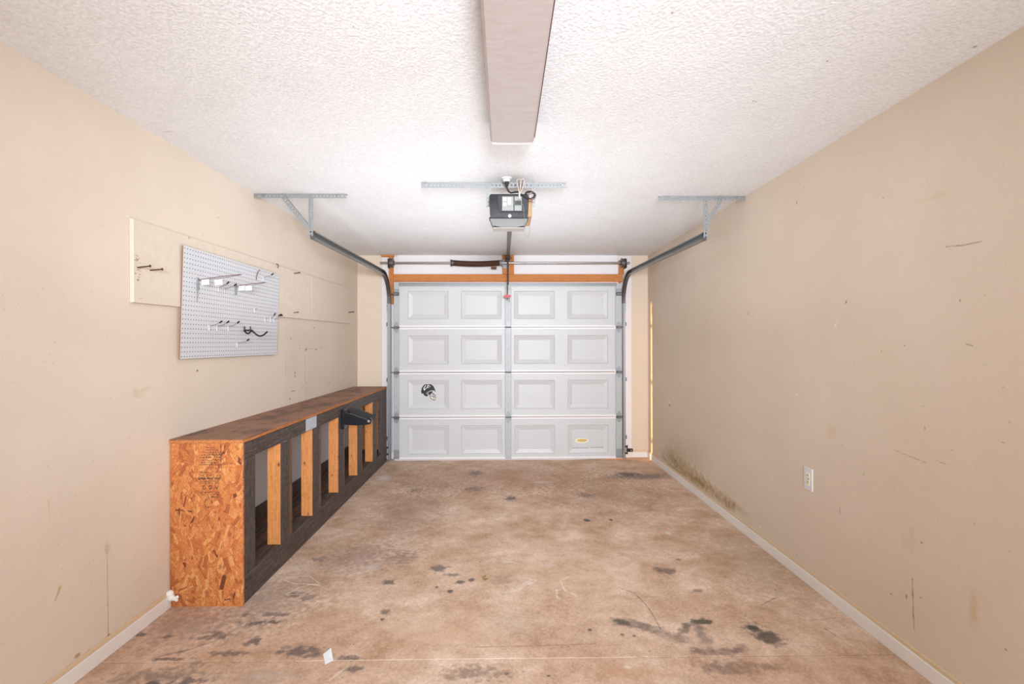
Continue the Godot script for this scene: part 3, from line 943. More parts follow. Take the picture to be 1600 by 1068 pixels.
func shell() -> void:
	var fr := thing("floor", "stained tan concrete garage floor with a cut joint across it", "floor", Vector3.ZERO, "", "structure")
	var zj := -2.262
	put(floor_slab(ZB - 0.15, zj - 0.002), "slab", M.floor, fr)
	put(floor_slab(zj + 0.002, ZR + 0.12), "slab", M.floor, fr)
	var st := mb()
	cbox(st, Vector3(-0.92, -0.03, zj - 0.0021), Vector3(0.58, -0.0012, zj + 0.0021), 0.0, 0)
	put(st, "joint_filler", M.filler, fr, "pale filler in the floor joint")
	for k in [[XL - 0.1, -0.92], [0.58, XR + 0.1]]:
		st = mb()
		cbox(st, Vector3(k[0], -0.03, zj - 0.0021), Vector3(k[1], -0.005, zj + 0.0021), 0.0, 0)
		put(st, "joint_filler", M.filler_dark, fr, "dirt in the floor joint")

	# side walls, 12 cm thick, with the picture on the room side
	for s in [-1.0, 1.0]:
		var X := XL if s < 0 else XR
		st = mb()
		var q := [Vector3(X, CEIL, WZ0), Vector3(X, CEIL, ZR), Vector3(X, 0, ZR), Vector3(X, 0, WZ0)]
		quad(st, q[0], q[1], q[2], q[3], Vector3(-s, 0, 0), Vector2(0, 0), Vector2(1, 0), Vector2(1, 1), Vector2(0, 1))
		var xo: float = X + s * 0.12
		quad(st, Vector3(xo, CEIL, WZ0), Vector3(xo, CEIL, ZR), Vector3(xo, 0, ZR), Vector3(xo, 0, WZ0), Vector3(s, 0, 0))
		quad(st, Vector3(X, CEIL, WZ0), Vector3(xo, CEIL, WZ0), Vector3(xo, CEIL, ZR), Vector3(X, CEIL, ZR), Vector3.UP)
		quad(st, Vector3(X, 0, WZ0), Vector3(xo, 0, WZ0), Vector3(xo, 0, ZR), Vector3(X, 0, ZR), Vector3.DOWN)
		for z in [WZ0, ZR]:
			quad(st, Vector3(X, CEIL, z), Vector3(xo, CEIL, z), Vector3(xo, 0, z), Vector3(X, 0, z), Vector3(0, 0, -1.0 if z < 0 else 1.0))
		if s < 0:
			single(st, "wall_left", M.wall_l, "scuffed cream side wall carrying the pegboard", "wall", "", "structure")
		else:
			single(st, "wall_right", M.wall_r, "scuffed beige side wall with the outlet and a brown damp stain", "wall", "", "structure")

	# ceiling slab with popcorn relief
	st = mb()
	var q := [Vector3(XL, CEIL, WZ0), Vector3(XR, CEIL, WZ0), Vector3(XR, CEIL, ZR), Vector3(XL, CEIL, ZR)]
	quad(st, q[0], q[1], q[2], q[3], Vector3.DOWN, Vector2(0, 0), Vector2(1, 0), Vector2(1, 1), Vector2(0, 1))
	var xa := XL - 0.12
	var xb := XR + 0.12
	var za := ZB - 0.15
	var zb := ZR + 0.12
	var yt := CEIL + 0.12
	quad(st, Vector3(xa, yt, za), Vector3(xb, yt, za), Vector3(xb, yt, zb), Vector3(xa, yt, zb), Vector3.UP)
	for z in [za, zb]:
		quad(st, Vector3(xa, CEIL, z), Vector3(xb, CEIL, z), Vector3(xb, yt, z), Vector3(xa, yt, z), Vector3(0, 0, signf(z)))
	for x in [xa, xb]:
		quad(st, Vector3(x, CEIL, za), Vector3(x, CEIL, zb), Vector3(x, yt, zb), Vector3(x, yt, za), Vector3(signf(x), 0, 0))
	single(st, "ceiling", M.ceil, "white popcorn ceiling", "ceiling", "", "structure")

	# wall behind the camera
	st = mb()
	cbox(st, Vector3(xa, 0, ZR), Vector3(xb, CEIL, zb), 0.0)
	single(st, "wall_rear", M.paint, "cream wall opposite the garage door", "wall", "", "structure")

	# wall with the garage door: two piers and the part above the opening
	var wb := thing("wall_back", "cream wall around the garage door", "wall", Vector3.ZERO, "", "structure")
	var ox0 := -1.29
	var ox1 := 1.382
	st = mb()
	cbox(st, Vector3(xa, 0, ZB - 0.15), Vector3(ox0, CEIL, ZB), 0.0)
	put(st, "pier", M.paint, wb)
	st = mb()
	cbox(st, Vector3(ox1, 0, ZB - 0.15), Vector3(xb, CEIL, ZB), 0.0)
	put(st, "pier", M.paint, wb)
	st = mb()
	cbox(st, Vector3(ox0, 2.085, ZB - 0.15), Vector3(ox1, CEIL, ZB), 0.0)
	put(st, "header", M.drywall, wb, "white drywall above the door")

	# white jamb boards
	st = mb()
	cbox(st, Vector3(-1.477, 0.0, ZB), Vector3(ox0, CEIL - 0.022, ZB + 0.02), 0.002)
	single(st, "trim_1", M.trim, "white jamb board beside the workbench end of the garage door", "trim", "", "structure")
	st = mb()
	cbox(st, Vector3(ox1, 0.0, ZB), Vector3(1.547, CEIL - 0.004, ZB + 0.02), 0.002)
	single(st, "trim_2", M.trim, "white jamb board on the damp-stained side of the garage door", "trim", "", "structure")
	# white board face above the door
	st = mb()
	cbox(st, Vector3(ox0 + 0.001, 2.09, ZB), Vector3(ox1 - 0.001, CEIL, ZB + 0.018), 0.001)
	single(st, "trim_3", M.drywall, "white drywall face between ceiling and garage door", "trim", "", "structure")
	# raw timber: long rail, middle pad, end blocks
	var zf := ZB + 0.02
	st = mb()
	cbox(st, Vector3(-1.33, 2.131, zf), Vector3(1.43, 2.222, zf + 0.036), 0.003, 0, Vector2(0.02, 0.3))
	single(st, "trim_4", M.header_wood, "long raw timber rail above the garage door", "trim", "", "structure")
	st = mb()
	cbox(st, Vector3(-0.022, 2.223, zf), Vector3(0.118, CEIL, zf + 0.036), 0.003, 1, Vector2(0.05, 0.6))
	single(st, "trim_5", M.header_wood, "short raw timber pad behind the opener rail end", "trim", "", "structure")
	st = mb()
	cbox(st, Vector3(-1.386, 1.86, zf), Vector3(-1.332, CEIL - 0.022, zf + 0.036), 0.003, 1, Vector2(0.1, 0.1))
	single(st, "trim_6", M.header_wood, "raw timber block behind the cable drum at the workbench side", "trim", "", "structure")
	st = mb()
	cbox(st, Vector3(1.388, 2.223, zf), Vector3(1.448, 2.39, zf + 0.036), 0.003, 1, Vector2(0.15, 0.5))
	single(st, "trim_7", M.header_wood, "raw timber block behind the cable drum at the outlet side", "trim", "", "structure")
	st = mb()
	cbox(st, Vector3(-1.478, CEIL - 0.021, ZB), Vector3(-1.332, CEIL, zf + 0.036), 0.002, 0, Vector2(0.1, 0.1))
	single(st, "trim_8", M.header_wood, "raw timber scrap under the ceiling above the jamb board", "trim", "", "structure")
	st = mb()
	cbox(st, Vector3(1.388, 1.9, zf), Vector3(1.412, 2.222 - 0.094, zf + 0.036), 0.003, 1, Vector2(0.2, 0.2))
	single(st, "trim_9", M.header_wood, "narrow raw timber strip beside the outlet side door track", "trim", "", "structure")

	# baseboards: flat board with a small stepped top
	var bb := func(called: String, a: Vector3, b: Vector3, inward: Vector3, label: String):
		var o := thing(called, label, "baseboard", Vector3.ZERO, "", "structure")
		var s2 := mb()
		cbox(s2, a, b + inward * 0.013 + Vector3(0, 0.066, 0), 0.002)
		put(s2, "board", M.base, o)
		s2 = mb()
		cbox(s2, a + Vector3(0, 0.0662, 0), b + inward * 0.008 + Vector3(0, 0.086, 0), 0.003)
		put(s2, "cap", M.basetop, o, "dusty stained top moulding")
	bb.call("baseboard_left", Vector3(XL, 0, -2.735), Vector3(XL, 0, ZR), Vector3(1, 0, 0), "white baseboard below the pegboard wall, up to the workbench")
	bb.call("baseboard_right", Vector3(XR, 0, ZB + 0.001), Vector3(XR, 0, ZR), Vector3(-1, 0, 0), "long white baseboard below the outlet wall")
	bb.call("baseboard_back", Vector3(1.549, 0, ZB), Vector3(XR - 0.0135, 0, ZB), Vector3(0, 0, 1), "short white baseboard beside the garage door")

	# driveway and house front outside, which the sun lights
	st = mb()
	cbox(st, Vector3(-9, -0.14, ZB - 9.0), Vector3(9, -0.02, ZB - 0.151), 0.0)
	single(st, "driveway", M.concrete, "sunlit concrete driveway outside under the garage door", "driveway", "", "structure")

# ------------------------------------------------------------------ garage door
func recess(st: SurfaceTool, x0: float, x1: float, y0: float, y1: float, z: float) -> void:
	# groove, then a slope down to a sunken field
	var rings := [[0.0, 0.0], [0.006, -0.007], [0.012, -0.004], [0.056, -0.015], [0.058, -0.015]]
	for i in rings.size() - 1:
		var a: Array = rings[i]
		var b: Array = rings[i + 1]
		var P := [Vector3(x0 + a[0], y0 + a[0], z + a[1]), Vector3(x1 - a[0], y0 + a[0], z + a[1]), Vector3(x1 - a[0], y1 - a[0], z + a[1]), Vector3(x0 + a[0], y1 - a[0], z + a[1])]
		var Q := [Vector3(x0 + b[0], y0 + b[0], z + b[1]), Vector3(x1 - b[0], y0 + b[0], z + b[1]), Vector3(x1 - b[0], y1 - b[0], z + b[1]), Vector3(x0 + b[0], y1 - b[0], z + b[1])]
		for k in 4:
			var k2 := (k + 1) % 4
			var n: Vector3 = (P[k2] - P[k]).cross(Q[k] - P[k]).normalized()
			if n.z < 0.0: n = -n
			quad(st, P[k], P[k2], Q[k2], Q[k], n, Vector2(P[k].x, P[k].y), Vector2(P[k2].x, P[k2].y), Vector2(Q[k2].x, Q[k2].y), Vector2(Q[k].x, Q[k].y))
	var d := 0.058
	var f := z - 0.015
	var R := [Vector3(x0 + d, y0 + d, f), Vector3(x1 - d, y0 + d, f), Vector3(x1 - d, y1 - d, f), Vector3(x0 + d, y1 - d, f)]
	quad(st, R[0], R[1], R[2], R[3], Vector3(0, 0, 1), Vector2(R[0].x, R[0].y), Vector2(R[1].x, R[1].y), Vector2(R[2].x, R[2].y), Vector2(R[3].x, R[3].y))
	# back of the pan
	var g := z - 0.018
	quad(st, Vector3(x0, y0, g), Vector3(x1, y0, g), Vector3(x1, y1, g), Vector3(x0, y1, g), Vector3(0, 0, -1))

func garage_door() -> void:
	var dr := thing("door_1", "closed white sectional garage door of four panelled steel sections", "garage door", Vector3(DCX, 0, ZD), "", "structure")
	var ys := [0.012, 0.512, 1.046, 1.58, 2.105]
	var zs := ZD - 0.02           # skin
	var x0 := DCX - DHW
	var x1 := DCX + DHW
	var cols := [-0.953, -0.32, 0.314, 0.953]
	var wy := [[0.069, 0.413], [0.606, 0.951], [1.142, 1.485], [1.679, 2.014]]
	var st: SurfaceTool
	for i in 4:
		var y0: float = ys[i] + 0.004
		var y1: float = ys[i + 1] - 0.004
		var sec := Node3D.new()
		sec.name = "section"
		dr.add_child(sec, true)
		sec.position = Vector3(0, y0, -0.02)
		st = mb()
		var xs := [x0]
		for c in cols:
			xs.append(DCX + c - 0.243)
			xs.append(DCX + c + 0.243)
		xs.append(x1)
		var rows := [y0 + 0.022, wy[i][0], wy[i][1], y1 - 0.022]
		for a in xs.size() - 1:
			for b in 3:
				if b == 1 and a % 2 == 1: continue
				var p := [Vector3(xs[a], rows[b], zs), Vector3(xs[a + 1], rows[b], zs), Vector3(xs[a + 1], rows[b + 1], zs), Vector3(xs[a], rows[b + 1], zs)]
				quad(st, p[0], p[1], p[2], p[3], Vector3(0, 0, 1), Vector2(p[0].x, p[0].y), Vector2(p[1].x, p[1].y), Vector2(p[2].x, p[2].y), Vector2(p[3].x, p[3].y))
		# outer skin
		quad(st, Vector3(x0, y0, zs - 0.03), Vector3(x1, y0, zs - 0.03), Vector3(x1, y1, zs - 0.03), Vector3(x0, y1, zs - 0.03), Vector3(0, 0, -1))
		for x in [x0, x1]:
			quad(st, Vector3(x, y0, zs), Vector3(x, y1, zs), Vector3(x, y1, zs - 0.03), Vector3(x, y0, zs - 0.03), Vector3(-1.0 if x < 0 else 1.0, 0, 0))
		for y in [y0, y1]:
			quad(st, Vector3(x0, y, zs), Vector3(x1, y, zs), Vector3(x1, y, zs - 0.03), Vector3(x0, y, zs - 0.03), Vector3(0, -1.0 if y == y0 else 1.0, 0))
		put(st, "skin", M.door, sec)
		for c in cols:
			st = mb()
			recess(st, DCX + c - 0.243, DCX + c + 0.243, wy[i][0], wy[i][1], zs)
			put(st, "panel", M.door, sec)
		# rolled edges standing proud along the joints
		for e in [[y0, y0 + 0.022], [y1 - 0.022, y1]]:
			if i == 3 and e[1] == y1: continue
			st = mb()
			cbox(st, Vector3(x0, e[0], zs - 0.004), Vector3(x1, e[1], zs + 0.009), 0.004, 0)
			put(st, "rolled_edge", M.door_edge, sec)
		# stiles: ends and middle
		for k in [[x0 + 0.001, x0 + 0.062], [x1 - 0.074, x1 - 0.001], [DCX - 0.036, DCX + 0.036]]:
			st = mb()
			cbox(st, Vector3(k[0], y0 + 0.001, zs + (0.0095 if k[1] > 0.1 or k[0] < -0.1 else 0.0095)), Vector3(k[1], y1 - 0.001, ZD), 0.003)
			put(st, "stile", M.stile, sec, "galvanised stile")
			for hy in [y0 + 0.12, (y0 + y1) * 0.5, y1 - 0.1]:
				st = mb()
				lathe(st, Vector3((k[0] + k[1]) * 0.5, hy, ZD), Vector3(0, 0, 1), [Vector2(0.006, 0), Vector2(0.0055, 0.003), Vector2(0.0, 0.004)], 8)
				put(st, "screw", M.steel, sec)
	# hinges on each joint
	for j in [ys[1], ys[2], ys[3]]:
		for k in [[x0 + 0.032, 0], [x1 - 0.037, 0], [DCX, 1]]:
			var hg := Node3D.new()
			hg.name = "hinge"
			dr.add_child(hg, true)
			hg.position = Vector3(k[0] - DCX, j, 0.002)
			var w := 0.03 if k[1] == 0 else 0.03
			st = mb()
			var leaf := PackedVector2Array([Vector2(-w, 0.004), Vector2(w, 0.004), Vector2(w * 0.9, 0.035), Vector2(w * 0.3, 0.068), Vector2(-w * 0.3, 0.068), Vector2(-w * 0.9, 0.035)])
			prism(st, leaf, Vector3(k[0], j, ZD), Vector3.RIGHT, Vector3.UP, Vector3(0, 0, 1), 0.003)
			put(st, "leaf", M.galv, hg)
			st = mb()
			var low := PackedVector2Array()
			for v in leaf: low.append(Vector2(v.x, -v.y))
			low.reverse()
			prism(st, low, Vector3(k[0], j, ZD), Vector3.RIGHT, Vector3.UP, Vector3(0, 0, 1), 0.003)
			put(st, "leaf", M.galv, hg)
			st = mb()
			tube(st, [Vector3(k[0] - w - 0.006, j, ZD + 0.009), Vector3(k[0] + w + 0.006, j, ZD + 0.009)], 0.0075, 10)
			put(st, "knuckle", M.dark_steel, hg, "dark hinge knuckle")
			if k[1] == 0:
				var sg := -1.0 if k[0] < 0 else 1.0
				st = mb()
				cbox(st, Vector3(k[0] - 0.028, j - 0.016, ZD + 0.003), Vector3(k[0] + 0.028, j + 0.014, ZD + 0.03), 0.003)
				put(st, "roller_bracket", M.dark_steel, hg)
				st = mb()
				tube(st, [Vector3(k[0] + sg * 0.03, j, ZD - 0.03), Vector3(k[0] + sg * 0.07, j, ZD - 0.03)], 0.005, 8)
				put(st, "roller_stem", M.dark_steel, hg)
	# top corner roller brackets
	for k in [x0 + 0.032, x1 - 0.037]:
		var br := Node3D.new()
		br.name = "top_bracket"
		dr.add_child(br, true)
		br.position = Vector3(k - DCX, 1.98, 0)
		var sg := -1.0 if k < 0 else 1.0
		st = mb()
		cbox(st, Vector3(k - 0.03, 1.995, ZD + 0.0005), Vector3(k + 0.03, 2.035, ZD + 0.012), 0.003)
		put(st, "plate", M.galv, br)
		st = mb()
		cbox(st, Vector3(k - 0.034, 1.955, ZD + 0.0005), Vector3(k + 0.034, 1.994, ZD + 0.034), 0.004)
		put(st, "roller_holder", M.dark_steel, br)
		st = mb()
		tube(st, [Vector3(k + sg * 0.03, 1.975, ZD - 0.02), Vector3(k + sg * 0.07, 1.975, ZD - 0.03)], 0.006, 8)
		put(st, "roller_stem", M.dark_steel, br)
	# bottom corner brackets
	for k in [x0 + 0.032, x1 - 0.037]:
		st = mb()
		cbox(st, Vector3(k - 0.032, 0.05, ZD + 0.0005), Vector3(k + 0.032, 0.13, ZD + 0.005), 0.003)
		cbox(st, Vector3(k - 0.034, 0.03, ZD + 0.0005), Vector3(k + 0.034, 0.045, ZD + 0.02), 0.003)
		put(st, "bottom_bracket", M.galv, dr)
	# perforated strut along the top edge
	st = mb()
	slotted_angle(st, Vector3(x0 + 0.06, 2.103, ZD + 0.001), Vector3(1, 0, 0), Vector3(0, -1, 0), Vector3(0, 0, 1), 2 * DHW - 0.12, 0.034)
	put(st, "strut", M.galv, dr, "galvanised slotted strut along the top edge")
	# lock rod stub: white middle clips are the hinges; bottom seal rises at the far corner
	st = mb()
	var seal := PackedVector2Array([Vector2(x0 + 0.002, 0.0), Vector2(0.86, 0.0), Vector2(x1 - 0.002, 0.016), Vector2(x1 - 0.002, 0.03), Vector2(x0 + 0.002, 0.03)])
	prism(st, seal, Vector3(0, 0, zs - 0.028), Vector3.RIGHT, Vector3.UP, Vector3(0, 0, 1), 0.026 + 0.006)
	put(st, "bottom_seal", M.rubber, dr, "pale bottom seal lifting at one corner")

# ------------------------------------------------------------------ tracks
func track_profile(inner: float) -> PackedVector2Array:
	var t := 0.0025
	var h := 0.027
	var d := 0.034
	var l := 0.008
	var o := PackedVector2Array([
		Vector2(0, -h), Vector2(d, -h), Vector2(d, -h + l), Vector2(d - t, -h + l), Vector2(d - t, -h + t), Vector2(t, -h + t),
		Vector2(t, h - t), Vector2(d - t, h - t), Vector2(d - t, h - l), Vector2(d, h - l), Vector2(d, h), Vector2(0, h)])
	return o

func one_track(xv: float, xn: float, zn: float, inner: float, label: String) -> Node3D:
	var t := thing("door_track", label, "door track", Vector3(xv, 0, ZD + 0.02), "steel door tracks")
	var zc := ZD - 0.035
	var yh := 2.195
	var R := 0.33
	var side := Vector3(inner, 0, 0)
	var st := mb()
	var pts := [Vector3(xv, 0.012, zc), Vector3(xv, 0.9, zc), Vector3(xv, yh - R, zc)]
	sweep(st, pts, side, track_profile(inner))
	put(st, "vertical_track", M.steel, t)
	st = mb()
	pts = []
	for i in 13:
		var a := PI * 0.5 * i / 12.0
		pts.append(Vector3(xv, yh - R + sin(a) * R, zc + (1.0 - cos(a)) * R))
	sweep(st, pts, side, track_profile(inner))
	put(st, "curved_track", M.dark_steel, t)
	st = mb()
	var p0 := Vector3(xv, yh, zc + R)
	var p1 := Vector3(xn, 2.168, zn)
	pts = [p0, p0.lerp(p1, 0.5), p1]
	sweep(st, pts, side, track_profile(inner))
	put(st, "horizontal_track", M.steel, t)
	# stiffening angle riding on the horizontal track
	st = mb()
	var ex := (p1 - p0).normalized()
	var ey := Vector3(-inner, 0, 0)
	var ez := ex.cross(ey).normalized()
	if ez.y < 0: ez = -ez
	var bs := Basis(ex, ey, ex.cross(ey).normalized())
	bbox(st, (p0 + p1) * 0.5 + Vector3(0, 0.029, 0) + side * 0.012, Vector3(p0.distance_to(p1), 0.03, 0.003), 0.0, 0, bs)
	bbox(st, (p0 + p1) * 0.5 + Vector3(0, 0.012, 0) - side * 0.0018, Vector3(p0.distance_to(p1), 0.003, 0.032), 0.0, 0, bs)
	put(st, "stiffening_angle", M.dark_steel, t)
	# brackets holding the upright to the jamb board
	for y in [0.25, 0.95, 1.62]:
		st = mb()
		cbox(st, Vector3(xv - inner * 0.035, y - 0.022, ZB + 0.0205), Vector3(xv - inner * 0.001, y + 0.022, ZB + 0.024), 0.001)
		cbox(st, Vector3(xv - inner * 0.004, y - 0.022, ZB + 0.0242), Vector3(xv - inner * 0.001, y + 0.022, zc + 0.018), 0.001)
		put(st, "jamb_bracket", M.dark_steel, t)
	# flag bracket where upright and curve meet
	st = mb()
	cbox(st, Vector3(xv - inner * 0.0035, 1.76, ZB + 0.057), Vector3(xv - inner * 0.0005, 2.1, zc + 0.02), 0.001)
	put(st, "flag_bracket", M.dark_steel, t)
	for y in [1.79, 1.84]:
		st = mb()
		lathe(st, Vector3(xv - inner * 0.004, y, zc), Vector3(-inner, 0, 0), [Vector2(0.008, 0), Vector2(0.008, 0.006), Vector2(0.0, 0.008)], 6)
		put(st, "bolt", M.dark_steel, t)
	return t

func hanger(xwall: float, xin: float, xdrop: float, xbrace: float, z: float, label: String) -> void:
	var t := thing("track_hanger", label, "hanger", Vector3(xdrop, CEIL, z), "slotted steel track hangers")
	var st := mb()
	var x0 := minf(xwall, xin)
	slotted_angle(st, Vector3(x0, CEIL - 0.0012, z), Vector3(1, 0, 0), Vector3(0, -1, 0), Vector3(0, 0, -1), absf(xin - xwall), 0.03)
	put(st, "ceiling_angle", M.galv, t)
	for k in [0.1, 0.9]:
		st = mb()
		lathe(st, Vector3(lerpf(x0, maxf(xwall, xin), k), CEIL - 0.012, z + 0.001), Vector3(0, 0, 1), [Vector2(0.008, 0), Vector2(0.008, 0.005), Vector2(0, 0.006)], 6)
		put(st, "bolt", M.steel, t)
	st = mb()
	var inw := signf(-xdrop)
	slotted_angle(st, Vector3(xdrop - inw * 0.016, CEIL - 0.006, z + 0.004), Vector3(0, -1, 0), Vector3(inw, 0, 0), Vector3(0, 0, -1), 0.295, 0.033)
	put(st, "drop_angle", M.galv, t)
	st = mb()
	var a := Vector3(xbrace, CEIL - 0.008, z + 0.008)
	var b := Vector3(xdrop - inw * 0.006, CEIL - 0.235, z + 0.008)
	var ex := (b - a).normalized()
	var ey := ex.cross(Vector3(0, 0, 1)).normalized()
	perforated(st, a, ex, ey, a.distance_to(b), 0.03)
	perforated(st, a, ex, Vector3(0, 0, -1), a.distance_to(b), 0.028)
	put(st, "brace", M.galv, t)

func tracks() -> void:
	one_track(-1.388, -1.39, -3.69, 1.0, "grey steel door track above the workbench end")
	one_track(1.449, 1.482, -3.724, -1.0, "grey steel door track along the outlet wall")
	hanger(XL + 0.001, -1.12, -1.372, -1.56, -3.656, "galvanised slotted hanger holding the track on the pegboard side")
	hanger(XR - 0.001, 1.125, 1.462, 1.60, -3.69, "galvanised slotted hanger holding the track on the outlet side")

# ------------------------------------------------------------------ torsion shaft
func torsion_shaft() -> void:
	var y := 2.345
	var z := ZB + 0.13
	var t := thing("torsion_shaft", "steel torsion shaft with a rusty brown spring above the garage door", "torsion shaft", Vector3(DCX, y, z))
	var st := mb()
	tube(st, [Vector3(-1.47, y, z), Vector3(0, y, z), Vector3(1.50, y, z)], 0.0135, 14)
	put(st, "shaft", M.bare_steel, t)
	# spring: coils between the cones, sagging a little
	st = mb()
	var pts := []
	var n := 62
	var xa := -0.605
	var xb := -0.05
	for i in n * 8 + 1:
		var k := float(i) / (n * 8)
		var a := TAU * n * k
		var sag := -0.012 * sin(PI * k)
		pts.append(Vector3(lerpf(xa, xb, k), y + sag + cos(a) * 0.0305, z + sin(a) * 0.0305))
	tube(st, pts, 0.0047, 5)
	put(st, "spring", M.rust, t, "rusty brown coil spring")
	st = mb()
	lathe(st, Vector3(xa - 0.03, y, z), Vector3(1, 0, 0), [Vector2(0.0136, 0), Vector2(0.04, 0), Vector2(0.042, 0.012), Vector2(0.036, 0.018), Vector2(0.03, 0.045)], 16)
	put(st, "winding_cone", M.dark_steel, t)
	st = mb()
	lathe(st, Vector3(xb + 0.03, y, z), Vector3(-1, 0, 0), [Vector2(0.0136, 0), Vector2(0.036, 0), Vector2(0.038, 0.014), Vector2(0.03, 0.04)], 16)
	put(st, "stationary_cone", M.galv, t)
	# centre bearing plate on the timber pad
	st = mb()
	cbox(st, Vector3(xb + 0.035, y - 0.055, ZB + 0.0565), Vector3(xb + 0.10, y + 0.055, ZB + 0.06), 0.001)
	cbox(st, Vector3(xb + 0.032, y - 0.04, ZB + 0.0565), Vector3(xb + 0.036, y + 0.04, z + 0.03), 0.001)
	put(st, "bearing_plate", M.galv, t)
	st = mb()
	cbox(st, Vector3(-0.155, y - 0.075, z - 0.012), Vector3(-0.09, y - 0.043, z - 0.009), 0.0)
	put(st, "warning_tag", M.rust, t, "dark paper warning tag")
	for sg in [-1.0, 1.0]:
		var x := -1.328 if sg < 0 else 1.412
		st = mb()
		lathe(st, Vector3(x - 0.03 * sg * -1.0, y, z), Vector3(-sg, 0, 0), [Vector2(0.0136, 0), Vector2(0.056, 0), Vector2(0.058, 0.005), Vector2(0.05, 0.008), Vector2(0.05, 0.034), Vector2(0.06, 0.038), Vector2(0.058, 0.044), Vector2(0.022, 0.046), Vector2(0.022, 0.06), Vector2(0.0136, 0.06)], 20)
		put(st, "cable_drum", M.dark_steel, t)
		st = mb()
		var px: float = x + sg * 0.045
		cbox(st, Vector3(px - 0.002, y - 0.06, ZB + 0.021), Vector3(px + 0.002, y + 0.05, z + 0.025), 0.001)
		put(st, "end_bearing_plate", M.rust, t, "rusty end bearing plate")
		st = mb()
		tube(st, [Vector3(x + 0.012 * sg, y - 0.05, z + 0.01), Vector3(x + 0.004 * sg, 1.1, ZD + 0.012), Vector3(x, 0.1, ZD + 0.01)], 0.0018, 5)
		put(st, "lift_cable", M.dark_steel, t)

